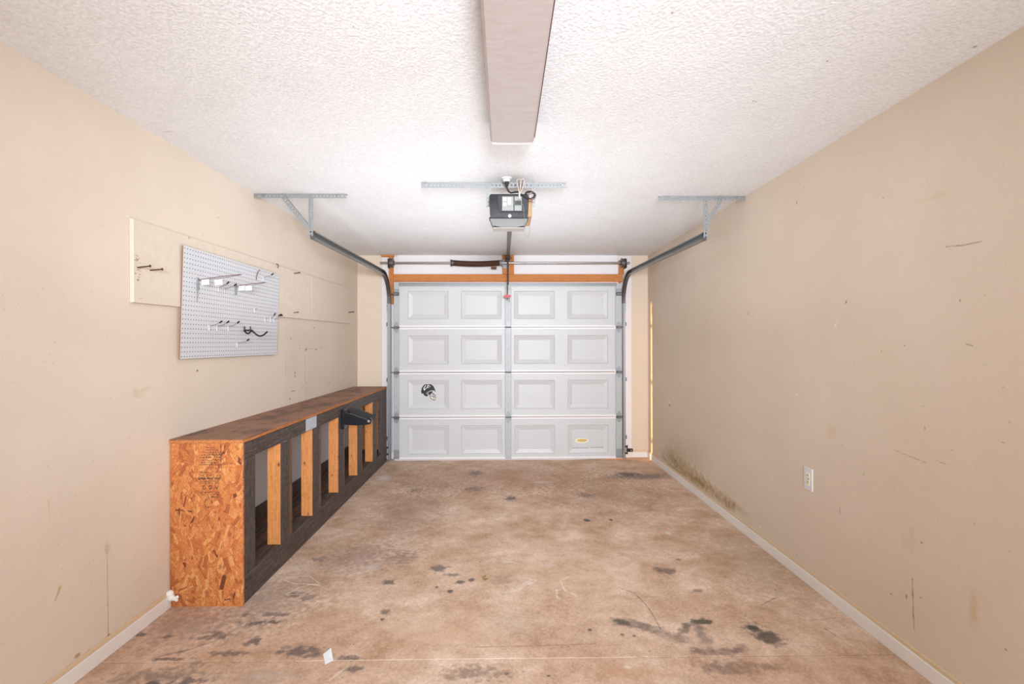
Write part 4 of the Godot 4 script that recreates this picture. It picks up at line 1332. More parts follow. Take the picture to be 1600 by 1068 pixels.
# ------------------------------------------------------------------ opener
func opener() -> void:
	var hg := thing("opener_hanger", "slotted steel angle on the ceiling carrying the door opener", "hanger", Vector3(-0.06, CEIL, -3.39))
	var st := mb()
	slotted_angle(st, Vector3(-0.547, CEIL - 0.0012, -3.39), Vector3(1, 0, 0), Vector3(0, -1, 0), Vector3(0, 0, -1), 0.962, 0.036)
	put(st, "ceiling_angle", M.galv, hg)
	for x in [-0.52, 0.39]:
		st = mb()
		lathe(st, Vector3(x, CEIL - 0.014, -3.389), Vector3(0, 0, 1), [Vector2(0.008, 0), Vector2(0.008, 0.005), Vector2(0, 0.006)], 6)
		put(st, "bolt", M.steel, hg)
	for x in [-0.117, 0.184]:
		st = mb()
		perforated(st, Vector3(x, CEIL - 0.004, -3.384), Vector3(0, -1, 0), Vector3(1, 0, 0), 0.16, 0.022)
		put(st, "strap", M.galv, hg)

	var t := thing("garage_door_opener", "black fronted garage door opener with a long dark rail to the door", "door opener", Vector3(0.03, 2.13, -3.4))
	# front cover: outline narrows downward, in the plane z = -3.25
	var zf := -3.25
	st = mb()
	var cover := PackedVector2Array([Vector2(-0.086, 2.19), Vector2(0.148, 2.19), Vector2(0.153, 2.21), Vector2(0.158, 2.325), Vector2(0.150, 2.337), Vector2(-0.086, 2.337), Vector2(-0.094, 2.325), Vector2(-0.090, 2.21)])
	prism(st, cover, Vector3(0, 0, zf - 0.09), Vector3.RIGHT, Vector3.UP, Vector3(0, 0, 1), 0.09)
	put(st, "front_cover", M.opener_black, t)
	st = mb()      # raised surround of the control area
	var rim := PackedVector2Array([Vector2(-0.03, 2.222), Vector2(0.143, 2.222), Vector2(0.150, 2.24), Vector2(0.152, 2.326), Vector2(-0.034, 2.326), Vector2(-0.042, 2.318)])
	prism(st, rim, Vector3(0, 0, zf), Vector3.RIGHT, Vector3.UP, Vector3(0, 0, 1), 0.012)
	put(st, "control_surround", M.black_soft, t)
	var cp := Node3D.new()
	cp.name = "control_panel"
	t.add_child(cp, true)
	cp.position = Vector3(0.04, 0.14, 0.163)
	st = mb()
	cbox(st, Vector3(-0.012, 2.228, zf + 0.0121), Vector3(0.060, 2.318, zf + 0.0145), 0.001)
	put(st, "label_plate", M.label, cp)
	st = mb()
	cbox(st, Vector3(0.066, 2.228, zf + 0.0121), Vector3(0.112, 2.318, zf + 0.0145), 0.001)
	put(st, "label_plate", M.label, cp)
	for b in [[0.0, 2.30], [0.0, 2.268], [0.03, 2.30], [0.03, 2.276]]:
		st = mb()
		cbox(st, Vector3(b[0] - 0.008, b[1] - 0.012, zf + 0.0146), Vector3(b[0] + 0.016, b[1] + 0.012, zf + 0.0156), 0.0004)
		put(st, "printed_patch", mat(c8(176, 175, 170), 0.5), cp)
	for b in 4:
		st = mb()
		cbox(st, Vector3(0.070 + b * 0.010, 2.262, zf + 0.0146), Vector3(0.077 + b * 0.010, 2.290, zf + 0.022), 0.001)
		put(st, "terminal", M.blue_black, cp)
	st = mb()
	cbox(st, Vector3(-0.095, 2.182, zf - 0.08), Vector3(0.155, 2.1895, zf + 0.006), 0.003)
	put(st, "trim_band", M.black_soft, t)
	st = mb()
	lathe(st, Vector3(0.036, 2.197, zf), Vector3(0, 0, 1), [Vector2(0.011, 0), Vector2(0.0105, 0.006), Vector2(0.007, 0.009), Vector2(0, 0.01)], 14)
	put(st, "lens_knob", M.white_plastic, t, "round white knob")
	# light lens below
	st = mb()
	var lens := PackedVector2Array([Vector2(-0.072, 2.138), Vector2(-0.02, 2.128), Vector2(0.08, 2.128), Vector2(0.132, 2.138), Vector2(0.150, 2.1815), Vector2(-0.090, 2.1815)])
	prism(st, lens, Vector3(0, 0, zf - 0.12), Vector3.RIGHT, Vector3.UP, Vector3(0, 0, 1), 0.118)
	put(st, "light_lens", M.opener_lens, t)
	st = mb()
	cbox(st, Vector3(-0.07, 2.121, zf - 0.1), Vector3(0.13, 2.1275, zf - 0.004), 0.003)
	put(st, "lens_rim", mat(c8(168, 156, 148), 0.5), t)
	# sheet metal chassis behind
	st = mb()
	cbox(st, Vector3(-0.083, 2.216, -3.62), Vector3(0.182, 2.333, zf - 0.0905), 0.006)
	put(st, "chassis", M.tan_metal, t, "tan sheet metal housing")
	st = mb()
	cbox(st, Vector3(-0.02, 2.333, -3.42), Vector3(0.10, 2.345, -3.36), 0.003)
	put(st, "top_plate", M.white_plastic, t)
	# rail rising to the header, trolley, arm
	var p0 := Vector3(0.04, 2.208, -3.50)
	var p1 := Vector3(0.046, 2.408, -6.10)
	st = mb()
	var ez := (p1 - p0).normalized()
	var ex := ez.cross(Vector3.UP).normalized()
	var bs := Basis(ex, ex.cross(-ez).normalized(), -ez)
	bbox(st, (p0 + p1) * 0.5, Vector3(0.036, 0.005, p0.distance_to(p1)), 0.001, 2, bs)
	bbox(st, (p0 + p1) * 0.5 + Vector3(0, 0.018, 0), Vector3(0.005, 0.03, p0.distance_to(p1)), 0.001, 2, bs)
	put(st, "rail", M.dark_steel, t, "dark T rail")
	st = mb()
	tube(st, [p0 + Vector3(0.012, 0.012, 0), p1 + Vector3(0.012, 0.012, 0)], 0.004, 6)
	tube(st, [p0 + Vector3(-0.012, 0.012, 0), p1 + Vector3(-0.012, 0.012, 0)], 0.004, 6)
	put(st, "chain", M.rust, t)
	st = mb()
	cbox(st, Vector3(0.022, 2.36, -6.1625), Vector3(0.07, 2.425, -6.10), 0.002)
	put(st, "header_bracket", M.dark_steel, t)
	st = mb()
	cbox(st, Vector3(0.018, 2.352, -5.93), Vector3(0.072, 2.385, -5.80), 0.004)
	put(st, "trolley", M.black_soft, t)
	st = mb()
	bbox(st, Vector3(0.045, 2.21, -5.965), Vector3(0.018, 0.345, 0.004), 0.001, 1, Basis(Vector3(1, 0, 0), 0.62))
	put(st, "door_arm", M.dark_steel, t)
	st = mb()
	cbox(st, Vector3(0.03, 2.03, ZD + 0.004), Vector3(0.062, 2.09, ZD + 0.035), 0.002)
	put(st, "door_arm_bracket", M.galv, t)
	# power cord and coiled low-voltage wires
	st = mb()
	tube(st, [Vector3(0.018, 2.428, -3.30), Vector3(0.019, 2.405, -3.30)], 0.013, 10, 0.009)
	put(st, "plug", M.black_soft, t, "black plug in the ceiling outlet")
	st = mb()
	tube(st, [Vector3(0.019, 2.405, -3.30), Vector3(0.021, 2.385, -3.30), Vector3(0.03, 2.368, -3.30), Vector3(0.045, 2.358, -3.295), Vector3(0.07, 2.36, -3.285), Vector3(0.095, 2.357, -3.27), Vector3(0.105, 2.345, -3.255), Vector3(0.108, 2.33, -3.236), Vector3(0.13, 2.315, -3.232), Vector3(0.16, 2.305, -3.235)], 0.0055, 8)
	put(st, "power_cord", M.black_soft, t)
	var coil := func(c: Vector3, rx: float, ry: float, turns: float, r: float, m: Material, called: String, ph: float):
		var q := []
		for i in int(turns * 16) + 1:
			var a := TAU * i / 16.0 + ph
			var w := 1.0 + 0.12 * sin(a * 0.37 + ph)
			q.append(c + Vector3(cos(a) * rx * w, sin(a) * ry * w, 0.012 * sin(a * 0.5 + ph) + 0.002 * i / 16.0))
		var s2 := mb()
		tube(s2, q, r, 6)
		put(s2, called, m, t)
	coil.call(Vector3(0.163, 2.323, -3.228), 0.030, 0.022, 3.2, 0.003, M.black_soft, "wire_coil", 0.3)
	coil.call(Vector3(0.176, 2.316, -3.222), 0.026, 0.020, 2.2, 0.002, M.wire_brown, "wire_coil", 1.4)
	for w in [[0.092, 0.0], [0.104, 0.006], [0.112, -0.004]]:
		st = mb()
		tube(st, [Vector3(0.095, 2.288, -3.234), Vector3(0.097, 2.33, -3.226), Vector3(w[0] - 0.006, 2.39, -3.23), Vector3(w[0] - 0.01 + w[1], 2.425, -3.25), Vector3(w[0] + 0.012, 2.438, -3.26), Vector3(w[0] + 0.018, 2.42, -3.255), Vector3(w[0] + 0.006, 2.375, -3.235), Vector3(0.102, 2.33, -3.228), Vector3(0.1, 2.292, -3.234)], 0.0019, 5)
		put(st, "signal_wire", M.wire_white if w[1] <= 0.0 else M.wire_brown, t)
	st = mb()
	tube(st, [Vector3(0.097, 2.30, -3.226), Vector3(0.098, 2.335, -3.224)], 0.0055, 8)
	put(st, "wire_wrap", M.wire_white, t)
	st = mb()
	tube(st, [Vector3(0.118, 2.27, -3.228), Vector3(0.125, 2.22, -3.235), Vector3(0.13, 2.15, -3.24), Vector3(0.133, 2.08, -3.25), Vector3(0.15, 2.07, -3.26), Vector3(0.165, 2.10, -3.27), Vector3(0.166, 2.14, -3.28)], 0.0012, 5)
	put(st, "antenna_wire", M.grey_plastic, t)

	var oc := thing("ceiling_outlet", "small white power outlet on the ceiling above the door opener", "outlet", Vector3(0.018, CEIL, -3.30))
	st = mb()
	lathe(st, Vector3(0.018, CEIL, -3.30), Vector3(0, -1, 0), [Vector2(0.034, 0), Vector2(0.034, 0.004), Vector2(0.031, 0.008), Vector2(0.0, 0.009)], 20)
	put(st, "cover_plate", M.white_plastic, oc)
	st = mb()
	cbox(st, Vector3(-0.004, CEIL - 0.024, -3.318), Vector3(0.04, CEIL - 0.0092, -3.282), 0.003)
	put(st, "receptacle", M.white_plastic, oc)

	var rc := thing("release_cord", "dark red release cord with a red handle hanging in front of the door", "release cord", Vector3(0.045, 2.35, -5.86))
	st = mb()
	tube(st, [Vector3(0.048, 2.352, -5.86), Vector3(0.045, 2.2, -5.86), Vector3(0.040, 2.06, -5.86), Vector3(0.036, 1.945, -5.86)], 0.0055, 8)
	put(st, "cord", M.cord_red, rc)
	st = mb()
	var hd := PackedVector2Array()
	for i in 20:
		var a := TAU * i / 20.0
		hd.append(Vector2(cos(a) * 0.043, sin(a) * 0.018))
	prism(st, hd, Vector3(0.036, 1.928, -5.868), Vector3.RIGHT, Vector3.UP, Vector3(0, 0, 1), 0.016)
	put(st, "handle", M.red, rc, "red oval handle")
	st = mb()
	tube(st, [Vector3(0.036, 1.912, -5.86), Vector3(0.035, 1.885, -5.858)], 0.005, 6)
	tube(st, [Vector3(0.055, 1.914, -5.86), Vector3(0.058, 1.865, -5.858)], 0.0035, 6)
	put(st, "knot_end", M.cord_red, rc)

func ceiling_light() -> void:
	var t := thing("ceiling_light", "long unlit fluorescent ceiling light with a yellowed wrap lens", "ceiling light", Vector3(0.04, CEIL, -1.9))
	var z0 := -2.512
	var z1 := -1.29
	var st := mb()
	cbox(st, Vector3(0.04 - 0.085, CEIL - 0.05, z0 + 0.004), Vector3(0.04 + 0.085, CEIL, z1 - 0.004), 0.003)
	put(st, "base", M.white_plastic, t)
	# wrap lens: shallow tray with rounded lower edges
	st = mb()
	var pr := PackedVector2Array([Vector2(-0.108, -0.052), Vector2(-0.108, -0.036), Vector2(0.108, -0.036), Vector2(0.108, -0.052), Vector2(0.105, -0.080), Vector2(0.097, -0.088), Vector2(0.06, -0.0905), Vector2(-0.06, -0.0905), Vector2(-0.097, -0.088), Vector2(-0.105, -0.080)])
	prism(st, pr, Vector3(0.04, CEIL, z0 + 0.024), Vector3.RIGHT, Vector3.UP, Vector3(0, 0, 1), z1 - z0 - 0.048)
	put(st, "lens", lens_material(), t, "yellowed speckled lens")
	for k in [z0, z1 - 0.0235]:
		st = mb()
		prism(st, pr, Vector3(0.04, CEIL, k), Vector3.RIGHT, Vector3.UP, Vector3(0, 0, 1), 0.0235)
		put(st, "end_cap", M.lens_white, t, "white end cap")
	st = mb()
	cbox(st, Vector3(0.1485, CEIL - 0.062, z0 + 0.01), Vector3(0.1515, CEIL - 0.034, z1 - 0.01), 0.001)
	put(st, "side_clip", M.wire_brown, t)

func lens_material() -> StandardMaterial3D:
	var cv := Canvas.new(256, 1024, c8(192, 178, 172))
	cv.layers([[noise_bytes(256, 1024, 0.02, 140, 4), 5, 7, 8], [noise_bytes(256, 1024, 0.3, 141, 2), 4, 4, 4]])
	var r := RandomNumberGenerator.new()
	r.seed = 8
	for i in 34:
		cv.blob(r.randf() * 256, r.randf() * 1024, r.randf_range(2, 16), r.randf_range(1, 4), 0, c8(186, 150, 124), r.randf_range(0.2, 0.6), 0.6, 0.8)
	var m := mat(Color.WHITE, 0.35, 0.0, cv.texture())
	m.uv1_scale = Vector3(4.5, 4.5, 1)
	m.uv1_triplanar = true
	m.uv1_scale = Vector3(1.2, 1.2, 1.2)
	return m

# ------------------------------------------------------------------ workbench
func workbench() -> void:
	var xf := -1.388
	var xw := XL + 0.001
	var zn := -2.74
	var ze := -6.055
	var H := 0.885
	var t := thing("workbench", "long low stud-framed timber workbench with an open front along the wall", "workbench", Vector3((xf + xw) * 0.5, 0, (zn + ze) * 0.5))
	var st := mb()
	# OSB end panel with its own picture on the room side
	var zo := zn - 0.012
	var q := [Vector3(xw + 0.002, H - 0.022, zn), Vector3(xf, H - 0.022, zn), Vector3(xf, 0.0, zn), Vector3(xw + 0.002, 0.0, zn)]
	quad(st, q[0], q[1], q[2], q[3], Vector3(0, 0, 1), Vector2(0, 0), Vector2(1, 0), Vector2(1, 1), Vector2(0, 1))
	quad(st, q[0] + Vector3(0, 0, -0.012), q[1] + Vector3(0, 0, -0.012), q[2] + Vector3(0, 0, -0.012), q[3] + Vector3(0, 0, -0.012), Vector3(0, 0, -1), Vector2(0, 0), Vector2(1, 0), Vector2(1, 1), Vector2(0, 1))
	for k in [[0, 1, Vector3.UP], [1, 2, Vector3.RIGHT], [2, 3, Vector3.DOWN], [3, 0, Vector3.LEFT]]:
		quad(st, q[k[0]], q[k[1]], q[k[1]] + Vector3(0, 0, -0.012), q[k[0]] + Vector3(0, 0, -0.012), k[2], Vector2(0.5, 0), Vector2(0.5, 1), Vector2(0.52, 1), Vector2(0.52, 0))
	put(st, "end_panel", M.osb, t, "orange strand board end panel with a faded black stamp")
	# top board
	st = mb()
	var ty := H
	var p := [Vector3(xw, ty, ze), Vector3(xf + 0.004, ty, ze), Vector3(xf + 0.004, ty, zn + 0.006), Vector3(xw, ty, zn + 0.006)]
	quad(st, p[0], p[1], p[2], p[3], Vector3.UP, Vector2(0, 0), Vector2(1, 0), Vector2(1, 1), Vector2(0, 1))
	quad(st, p[0] - Vector3(0, 0.004, 0), p[1] - Vector3(0, 0.004, 0), p[2] - Vector3(0, 0.004, 0), p[3] - Vector3(0, 0.004, 0), Vector3.DOWN)
	for k in [[0, 1, Vector3(0, 0, -1)], [1, 2, Vector3.RIGHT], [2, 3, Vector3(0, 0, 1)], [3, 0, Vector3.LEFT]]:
		quad(st, p[k[0]], p[k[1]], p[k[1]] - Vector3(0, 0.004, 0), p[k[0]] - Vector3(0, 0.004, 0), k[2], Vector2(0, 0), Vector2(0, 1), Vector2(0.02, 1), Vector2(0.02, 0))
	put(st, "top_surface", M.bench_top, t, "dark stained brown top")
	st = mb()
	cbox(st, Vector3(xw, H - 0.0215, ze), Vector3(xf + 0.004, H - 0.0041, zn + 0.006), 0.002, 2)
	put(st, "top_board", M.osb_edge, t, "orange board edge of the top")
	# front rails
	var f := 0.036
	st = mb()
	cbox(st, Vector3(xf - f, H - 0.112, ze), Vector3(xf, H - 0.022, zo), 0.003, 2, Vector2(0.1, 0.2))
	put(st, "top_rail", M.dark_wood, t)
	st = mb()
	cbox(st, Vector3(xf - f, 0.004, ze), Vector3(xf, 0.146, zo), 0.003, 2, Vector2(0.3, 0.7))
	put(st, "bottom_rail", M.dark_wood, t)
	# studs: fresh orange side, weathered dark facing
	var lo := 0.1465
	var hi := H - 0.1125
	st = mb()
	cbox(st, Vector3(xf - 0.08, lo, -2.878), Vector3(xf - 0.019, hi, zo - 0.001), 0.002, 1)
	put(st, "stud", M.dark_wood, t)
	st = mb()
	cbox(st, Vector3(xf - 0.0185, lo, -2.878), Vector3(xf - 0.001, hi, zo - 0.001), 0.002, 1, Vector2(0.4, 0.1))
	put(st, "stud_facing", M.dark_wood, t)
	var i := 0
	for z in [3.195, 3.723, 4.298, 4.851, 5.418]:
		st = mb()
		cbox(st, Vector3(xf - 0.082, lo, -z - 0.10), Vector3(xf - 0.0012, hi, -z), 0.002, 1, Vector2(0.11 * i + 0.03, 0.37 * i))
		put(st, "stud", M.pine, t, "fresh orange pine stud")
		st = mb()
		cbox(st, Vector3(xf - 0.02, lo, -z - 0.132), Vector3(xf - 0.0005, hi, -z - 0.1005), 0.002, 1, Vector2(0.07 * i, 0.2 * i))
		put(st, "stud_facing", M.dark_wood, t)
		st = mb()
		cbox(st, Vector3(xf - 0.0011, lo, -z - 0.1), Vector3(xf + 0.004, hi, -z - 0.001), 0.001, 1, Vector2(0.17 * i, 0.3 * i))
		put(st, "stud_facing", M.dark_wood, t)
		st = mb()
		cbox(st, Vector3(xf - 0.012, lo, -z - 0.185), Vector3(xf - 0.004, hi, -z - 0.1325), 0.002, 1, Vector2(0.27 * i, 0.1 * i))
		put(st, "side_batten", M.brown_wood, t)
		i += 1
	# far end: panel across and its post
	st = mb()
	cbox(st, Vector3(xf - f - 0.001, lo, ze), Vector3(xf, hi, -5.80), 0.003, 1, Vector2(0.6, 0.4))
	put(st, "end_post", M.dark_wood, t)
	st = mb()
	cbox(st, Vector3(xw + 0.04, 0.146, ze + 0.002), Vector3(xf - f - 0.002, H - 0.022, ze + 0.02), 0.001, 0, Vector2(0.1, 0.4))
	put(st, "far_end_panel", M.pine, t, "brown board closing the far end")
	# back rails on the wall, shelf planks on the floor frame
	st = mb()
	cbox(st, Vector3(xw, 0.1465, ze + 0.021), Vector3(xw + 0.038, 0.232, zo - 0.001), 0.002, 2, Vector2(0.2, 0.4))
	put(st, "back_rail", M.dark_wood, t)
	st = mb()
	cbox(st, Vector3(xw, H - 0.112, ze + 0.021), Vector3(xw + 0.038, H - 0.022, zo - 0.001), 0.002, 2, Vector2(0.3, 0.1))
	put(st, "back_rail", M.dark_wood, t)
	st = mb()      # pale backing sheet against the wall
	cbox(st, Vector3(xw, 0.2325, ze + 0.021), Vector3(xw + 0.006, H - 0.1125, zo - 0.001), 0.0)
	put(st, "backing_sheet", mat(c8(214, 214, 216), 0.8), t, "pale grey backing sheet")
	var w := (xf - f - 0.001 - xw - 0.002) / 4.0
	for k in 4:
		st = mb()
		cbox(st, Vector3(xw + 0.001 + w * k + 0.003, 0.128, ze + 0.001), Vector3(xw + 0.001 + w * (k + 1) - 0.003, 0.146, zo - 0.001), 0.002, 2, Vector2(0.31 * k, 0.4 * k))
		put(st, "shelf_plank", M.brown_wood if k % 2 == 0 else M.dark_wood, t)
	for z in [-2.8, -3.9, -5.0, -5.95]:
		st = mb()
		cbox(st, Vector3(xw + 0.002, 0.0, z - 0.038), Vector3(xf - f - 0.001, 0.1275, z), 0.002, 0)
		put(st, "joist", M.dark_wood, t)
	st = mb()
	cbox(st, Vector3(xf + 0.0002, H - 0.108, -3.80), Vector3(xf + 0.0018, H - 0.024, -3.60), 0.0)
	put(st, "tape_strip", M.tape, t, "silver tape strip on the top rail")
	for n in [[-3.23, 0.775], [-3.25, 0.776]]:
		st = mb()
		tube(st, [Vector3(xf + 0.003, n[1], n[0]), Vector3(xf + 0.003, n[1] - 0.002, n[0] - 0.035)], 0.0018, 6)
		put(st, "staple", M.galv, t)

	# black folding arm hanger on the front rail
	var h := thing("arm_hanger", "black folding arm hanger on the front of the workbench", "hanger", Vector3(xf, 0.8, -4.4))
	st = mb()
	cbox(st, Vector3(xf + 0.0045, 0.665, -4.46), Vector3(xf + 0.03, 0.83, -4.36), 0.006)
	put(st, "mounting_plate", M.blue_black, h)
	for k in [[-4.385, 0.0], [-4.60, 0.015]]:
		st = mb()
		var arm := PackedVector2Array([Vector2(0.0, 0.70), Vector2(0.0, 0.80), Vector2(0.05, 0.79), Vector2(0.19, 0.74), Vector2(0.215, 0.755), Vector2(0.228, 0.742), Vector2(0.215, 0.705), Vector2(0.19, 0.70), Vector2(0.10, 0.695)])
		prism(st, arm, Vector3(xf + 0.0305 if k[1] == 0.0 else xf + 0.0125, k[1], k[0] - 0.02), Vector3.RIGHT, Vector3.UP, Vector3(0, 0, 1), 0.028)
		put(st, "arm", M.blue_black if k[1] == 0.0 else M.black_soft, h)
	st = mb()
	cbox(st, Vector3(xf + 0.0005, 0.735, -4.62), Vector3(xf + 0.012, 0.79, -4.461), 0.003)
	put(st, "bar", M.black_soft, h)
	st = mb()
	lathe(st, Vector3(xf + 0.231, 0.728, -4.377), Vector3(0, 0, 1), [Vector2(0.014, 0), Vector2(0.013, 0.006), Vector2(0.006, 0.010), Vector2(0, 0.011)], 12)
	put(st, "rivet", M.bare_steel, h, "bright round rivet")

# ------------------------------------------------------------------ mounting boards, pegboard, hooks
func wall_boards() -> void:
	var xo := XL + 0.02
	# two boards end to end, rising a little towards the garage door
	var board := func(z0: float, z1: float, y0: float, y1: float, m: Material, label: String):
		var t := thing("mounting_board", label, "board", Vector3(XL, y0, (z0 + z1) * 0.5), "cream boards screwed along the wall")
		var st := mb()
		var ex := Vector3(0, y1 - y0, z1 - z0).normalized()
		var ey := Vector3(0, 1, 0)
		var bs := Basis(Vector3(1, 0, 0), ex.cross(Vector3(1, 0, 0)).normalized(), ex)
		bbox(st, Vector3(XL + 0.0102, (y0 + y1) * 0.5 + 0.2, (z0 + z1) * 0.5), Vector3(0.0195, 0.398, Vector2(z1 - z0, y1 - y0).length()), 0.002, 2, bs)
		put(st, "panel", m, t)
	var bt := board_texture()
	board.call(-2.45, -4.6905, 1.586, 1.606, bt, "longer cream mounting board partly behind the pegboard")
	board.call(-4.6915, -5.88, 1.606, 1.617, bt, "shorter cream mounting board between pegboard and garage door wall")

	# pegboard, top held off the wall by the board, bottom leaning back to the wall
	var z0 := -2.80
	var z1 := -3.985
	var a := Vector3(XL + 0.0315, 1.925, z0)       # top near
	var b := Vector3(XL + 0.012, 1.308, z0)       # bottom near
	var pb := thing("pegboard", "white perforated pegboard panel leaning on the cream board", "pegboard", (a + b) * 0.5 + Vector3(0, 0, (z1 - z0) * 0.5))
	var up := (a - b).normalized()
	var nz := up.cross(Vector3(0, 0, 1)).normalized()
	if nz.x < 0: nz = -nz
	var th := 0.006
	var Lz := Vector3(0, 0, z1 - z0)
	var st := mb()
	var f0 := a + nz * th
	var f1 := b + nz * th
	quad(st, f0, f0 + Lz, f1 + Lz, f1, nz, Vector2(0, 0), Vector2(1, 0), Vector2(1, 1), Vector2(0, 1))
	put(st, "face", M.peg, pb)
	st = mb()
	quad(st, a, a + Lz, b + Lz, b, -nz)
	quad(st, a, a + Lz, f0 + Lz, f0, up)
	quad(st, b, b + Lz, f1 + Lz, f1, -up)
	quad(st, a, b, f1, f0, Vector3(0, 0, 1))
	quad(st, a + Lz, b + Lz, f1 + Lz, f0 + Lz, Vector3(0, 0, -1))
	put(st, "core", M.hardboard, pb, "brown hardboard edge")

	# pixel on the pegboard face -> point in the room
	var P := func(px: float, py: float) -> Vector3:
		var X := XL + 0.026
		var w := Vector2.ZERO
		for k in 3:
			w = wallp(px, py, X)
			X = lerpf(f1.x, f0.x, clampf((w.y - f1.y) / (f0.y - f1.y), 0.0, 1.0))
		return Vector3(X, w.y, w.x)
	# short wire hooks with white clip and black tip
	var spots := [[344, 448.5, 13, 6, "upper short wire hook nearest the long label hooks"], [353.5, 450.5, 15, 5, "upper short wire hook between the two long label hooks"], [413, 433, 13, 4, "short wire hook near the top edge of the pegboard"],
		[330, 508, 16, 5, "first of three short wire hooks in a row"], [342, 509, 15, 6, "middle of three short wire hooks in a row"], [359, 509.5, 14, 6, "last of three short wire hooks in a row"],
		[373, 535, 15, 4, "lowest short wire hook below the black double hook"], [400, 482, 3, 1, "small white clip hook below the second long label hook"], [416, 497, 3, 1, "small white clip hook left alone beside the board edge"], [424.5, 497, 5, 6, "first white clip hook of the pair at the board edge"], [429.5, 498, 9, 6, "second white clip hook of the pair at the board edge"]]
	for s in spots:
		var o: Vector3 = P.call(s[0], s[1])
		var sc := F / -o.z
		var t := thing("peg_hook", s[4] + ", on white pegboard", "hook", o, "short wire hooks on the pegboard")
		var L: float = s[2] / sc
		var up_: float = s[3] / sc
		st = mb()
		cbox(st, o + Vector3(0.0005, -0.028, -0.0045), o + Vector3(0.0075, 0.004, 0.0045), 0.0015)
		put(st, "clip", M.tag, t, "white plastic clip")
		st = mb()
		tube(st, [o + Vector3(0.006, 0, 0), o + Vector3(0.006 + L * 0.6, up_ * 0.4, 0), o + Vector3(0.006 + L, up_, 0)], 0.0022, 6)
		put(st, "wire", M.bare_steel, t)
		if s[2] > 4:
			st = mb()
			tube(st, [o + Vector3(0.004 + L, up_ - 0.002, 0), o + Vector3(0.018 + L, up_ + 0.010, 0)], 0.0048, 8)
			put(st, "tip", M.black, t, "black rubber tip")
	# long double wire hooks with hanging price tags
	for s in [[312.5, 437.5, 68, 9, [[8, 4], [28, 3]], "long double wire hook with white tags high on the pegboard"], [371, 447, 47, 6, [[6, 3], [16, 2]], "shorter long wire hook with white tags beside it on pegboard"]]:
		var o: Vector3 = P.call(s[0], s[1])
		var sc := F / -o.z
		var L: float = s[2] / sc
		var ry: float = s[3] / sc
		var t := thing("label_hook", s[5], "hook", o, "long label hooks on the pegboard")
		st = mb()
		cbox(st, o + Vector3(0.0005, -0.055, -0.006), o + Vector3(0.009, 0.015, 0.006), 0.002)
		put(st, "back_plate", M.galv, t)
		for k in [-1.0, 1.0]:
			st = mb()
			tube(st, [o + Vector3(0.008, 0.002 * k, 0.004 * k), o + Vector3(L * 0.6, ry * 0.55 + 0.004 * k, 0.004 * k), o + Vector3(L, ry, 0.005 * k)], 0.0022, 6)
			put(st, "wire", M.wire_brown if k > 0 else M.bare_steel, t)
		for g in s[4]:
			st = mb()
			var gx: float = g[0] / sc
			bbox(st, o + Vector3(gx + 0.022, -0.012, 0.008), Vector3(0.044, 0.032, 0.0015), 0.0005, 1, Basis(Vector3(0, 0, 1), 0.08))
			put(st, "tag", M.tag, t, "white price tag holder")
		if s[0] < 340:
			st = mb()
			tube(st, [o + Vector3(0.006, -0.05, 0.004), o + Vector3(0.004, -0.085, 0.003), o + Vector3(0.001, -0.125, 0.002)], 0.003, 6, 0.0015)
			put(st, "hanging_clip", M.grey_plastic, t)
	# bent wire
	var o2: Vector3 = P.call(403, 437)
	st = mb()
	tube(st, [o2 + Vector3(0.001, 0, 0), o2 + Vector3(0.006, 0.03, 0), o2 + Vector3(0.012, 0.055, 0), o2 + Vector3(0.026, 0.072, 0)], 0.0025, 6)
	single(st, "bent_wire", M.wire_brown, "small bent brown wire hook near the top of the pegboard", "hook")
	# black double-prong utility hook
	var o3: Vector3 = P.call(384, 515)
	var uh := thing("utility_hook", "black double-prong utility hook on the pegboard", "hook", o3)
	st = mb()
	tube(st, [o3 + Vector3(0.004, 0, 0), o3 + Vector3(0.052, 0.0, 0)], 0.0055, 8)
	put(st, "base_bar", M.black, uh)
	for k in [0.006, 0.044]:
		st = mb()
		tube(st, [o3 + Vector3(k, 0.0, 0), o3 + Vector3(k, 0.026, 0)], 0.0048, 8)
		put(st, "prong", M.black, uh)
	st = mb()
	var pts := []
	for i in 9:
		var k := i / 8.0
		pts.append(o3 + Vector3(0.004 + 0.05 * k, -0.022 * sin(PI * k), 0.004))
	for i in 13:
		var k := i / 12.0
		pts.append(o3 + Vector3(0.056 + 0.104 * k, -0.04 * sin(PI * k * 0.92) + 0.002 * k, 0.004))
	tube(st, pts, 0.0055, 8)
	put(st, "arm", M.black, uh)

	# nails and hooks in the mounting boards
	var N := func(px: float, py: float, lpx: float, up_px: float, m: Material, label: String, r: float):
		var w := wallp(px, py, xo)
		var sc := F / -w.x
		var o := Vector3(xo, w.y, w.x)
		var t := thing("nail", label, "nail", o, "nails in the cream boards")
		var s2 := mb()
		var d := Vector3(lpx / sc, up_px / sc, 0)
		tube(s2, [o - Vector3(0.004, 0, 0), o + d], r, 8)
		put(s2, "shank", m, t)
		s2 = mb()
		lathe(s2, o + d, d.normalized(), [Vector2(0.0, 0.0), Vector2(r * 1.9, 0.0), Vector2(r * 1.9, 0.003), Vector2(0, 0.0035)], 10)
		put(s2, "head", m, t)
	N.call(221, 418, 19, 2.5, M.rust, "upper of two big rusty nails at the free end of the longer board", 0.0035)
	N.call(240.5, 422, 18, 1.5, M.rust, "lower of two big rusty nails at the free end of the longer board", 0.0035)
	N.call(462, 427, 8, 1.5, M.rust, "slanted rusty nail at the top edge of the cream board", 0.004)
	N.call(546, 487.5, 8, 1, M.rust, "rusty nail near the garage door end of the cream board", 0.005)
	N.call(461.5, 488, 6, 1, M.wire_brown, "short pale brown nail low on the shorter board", 0.0035)
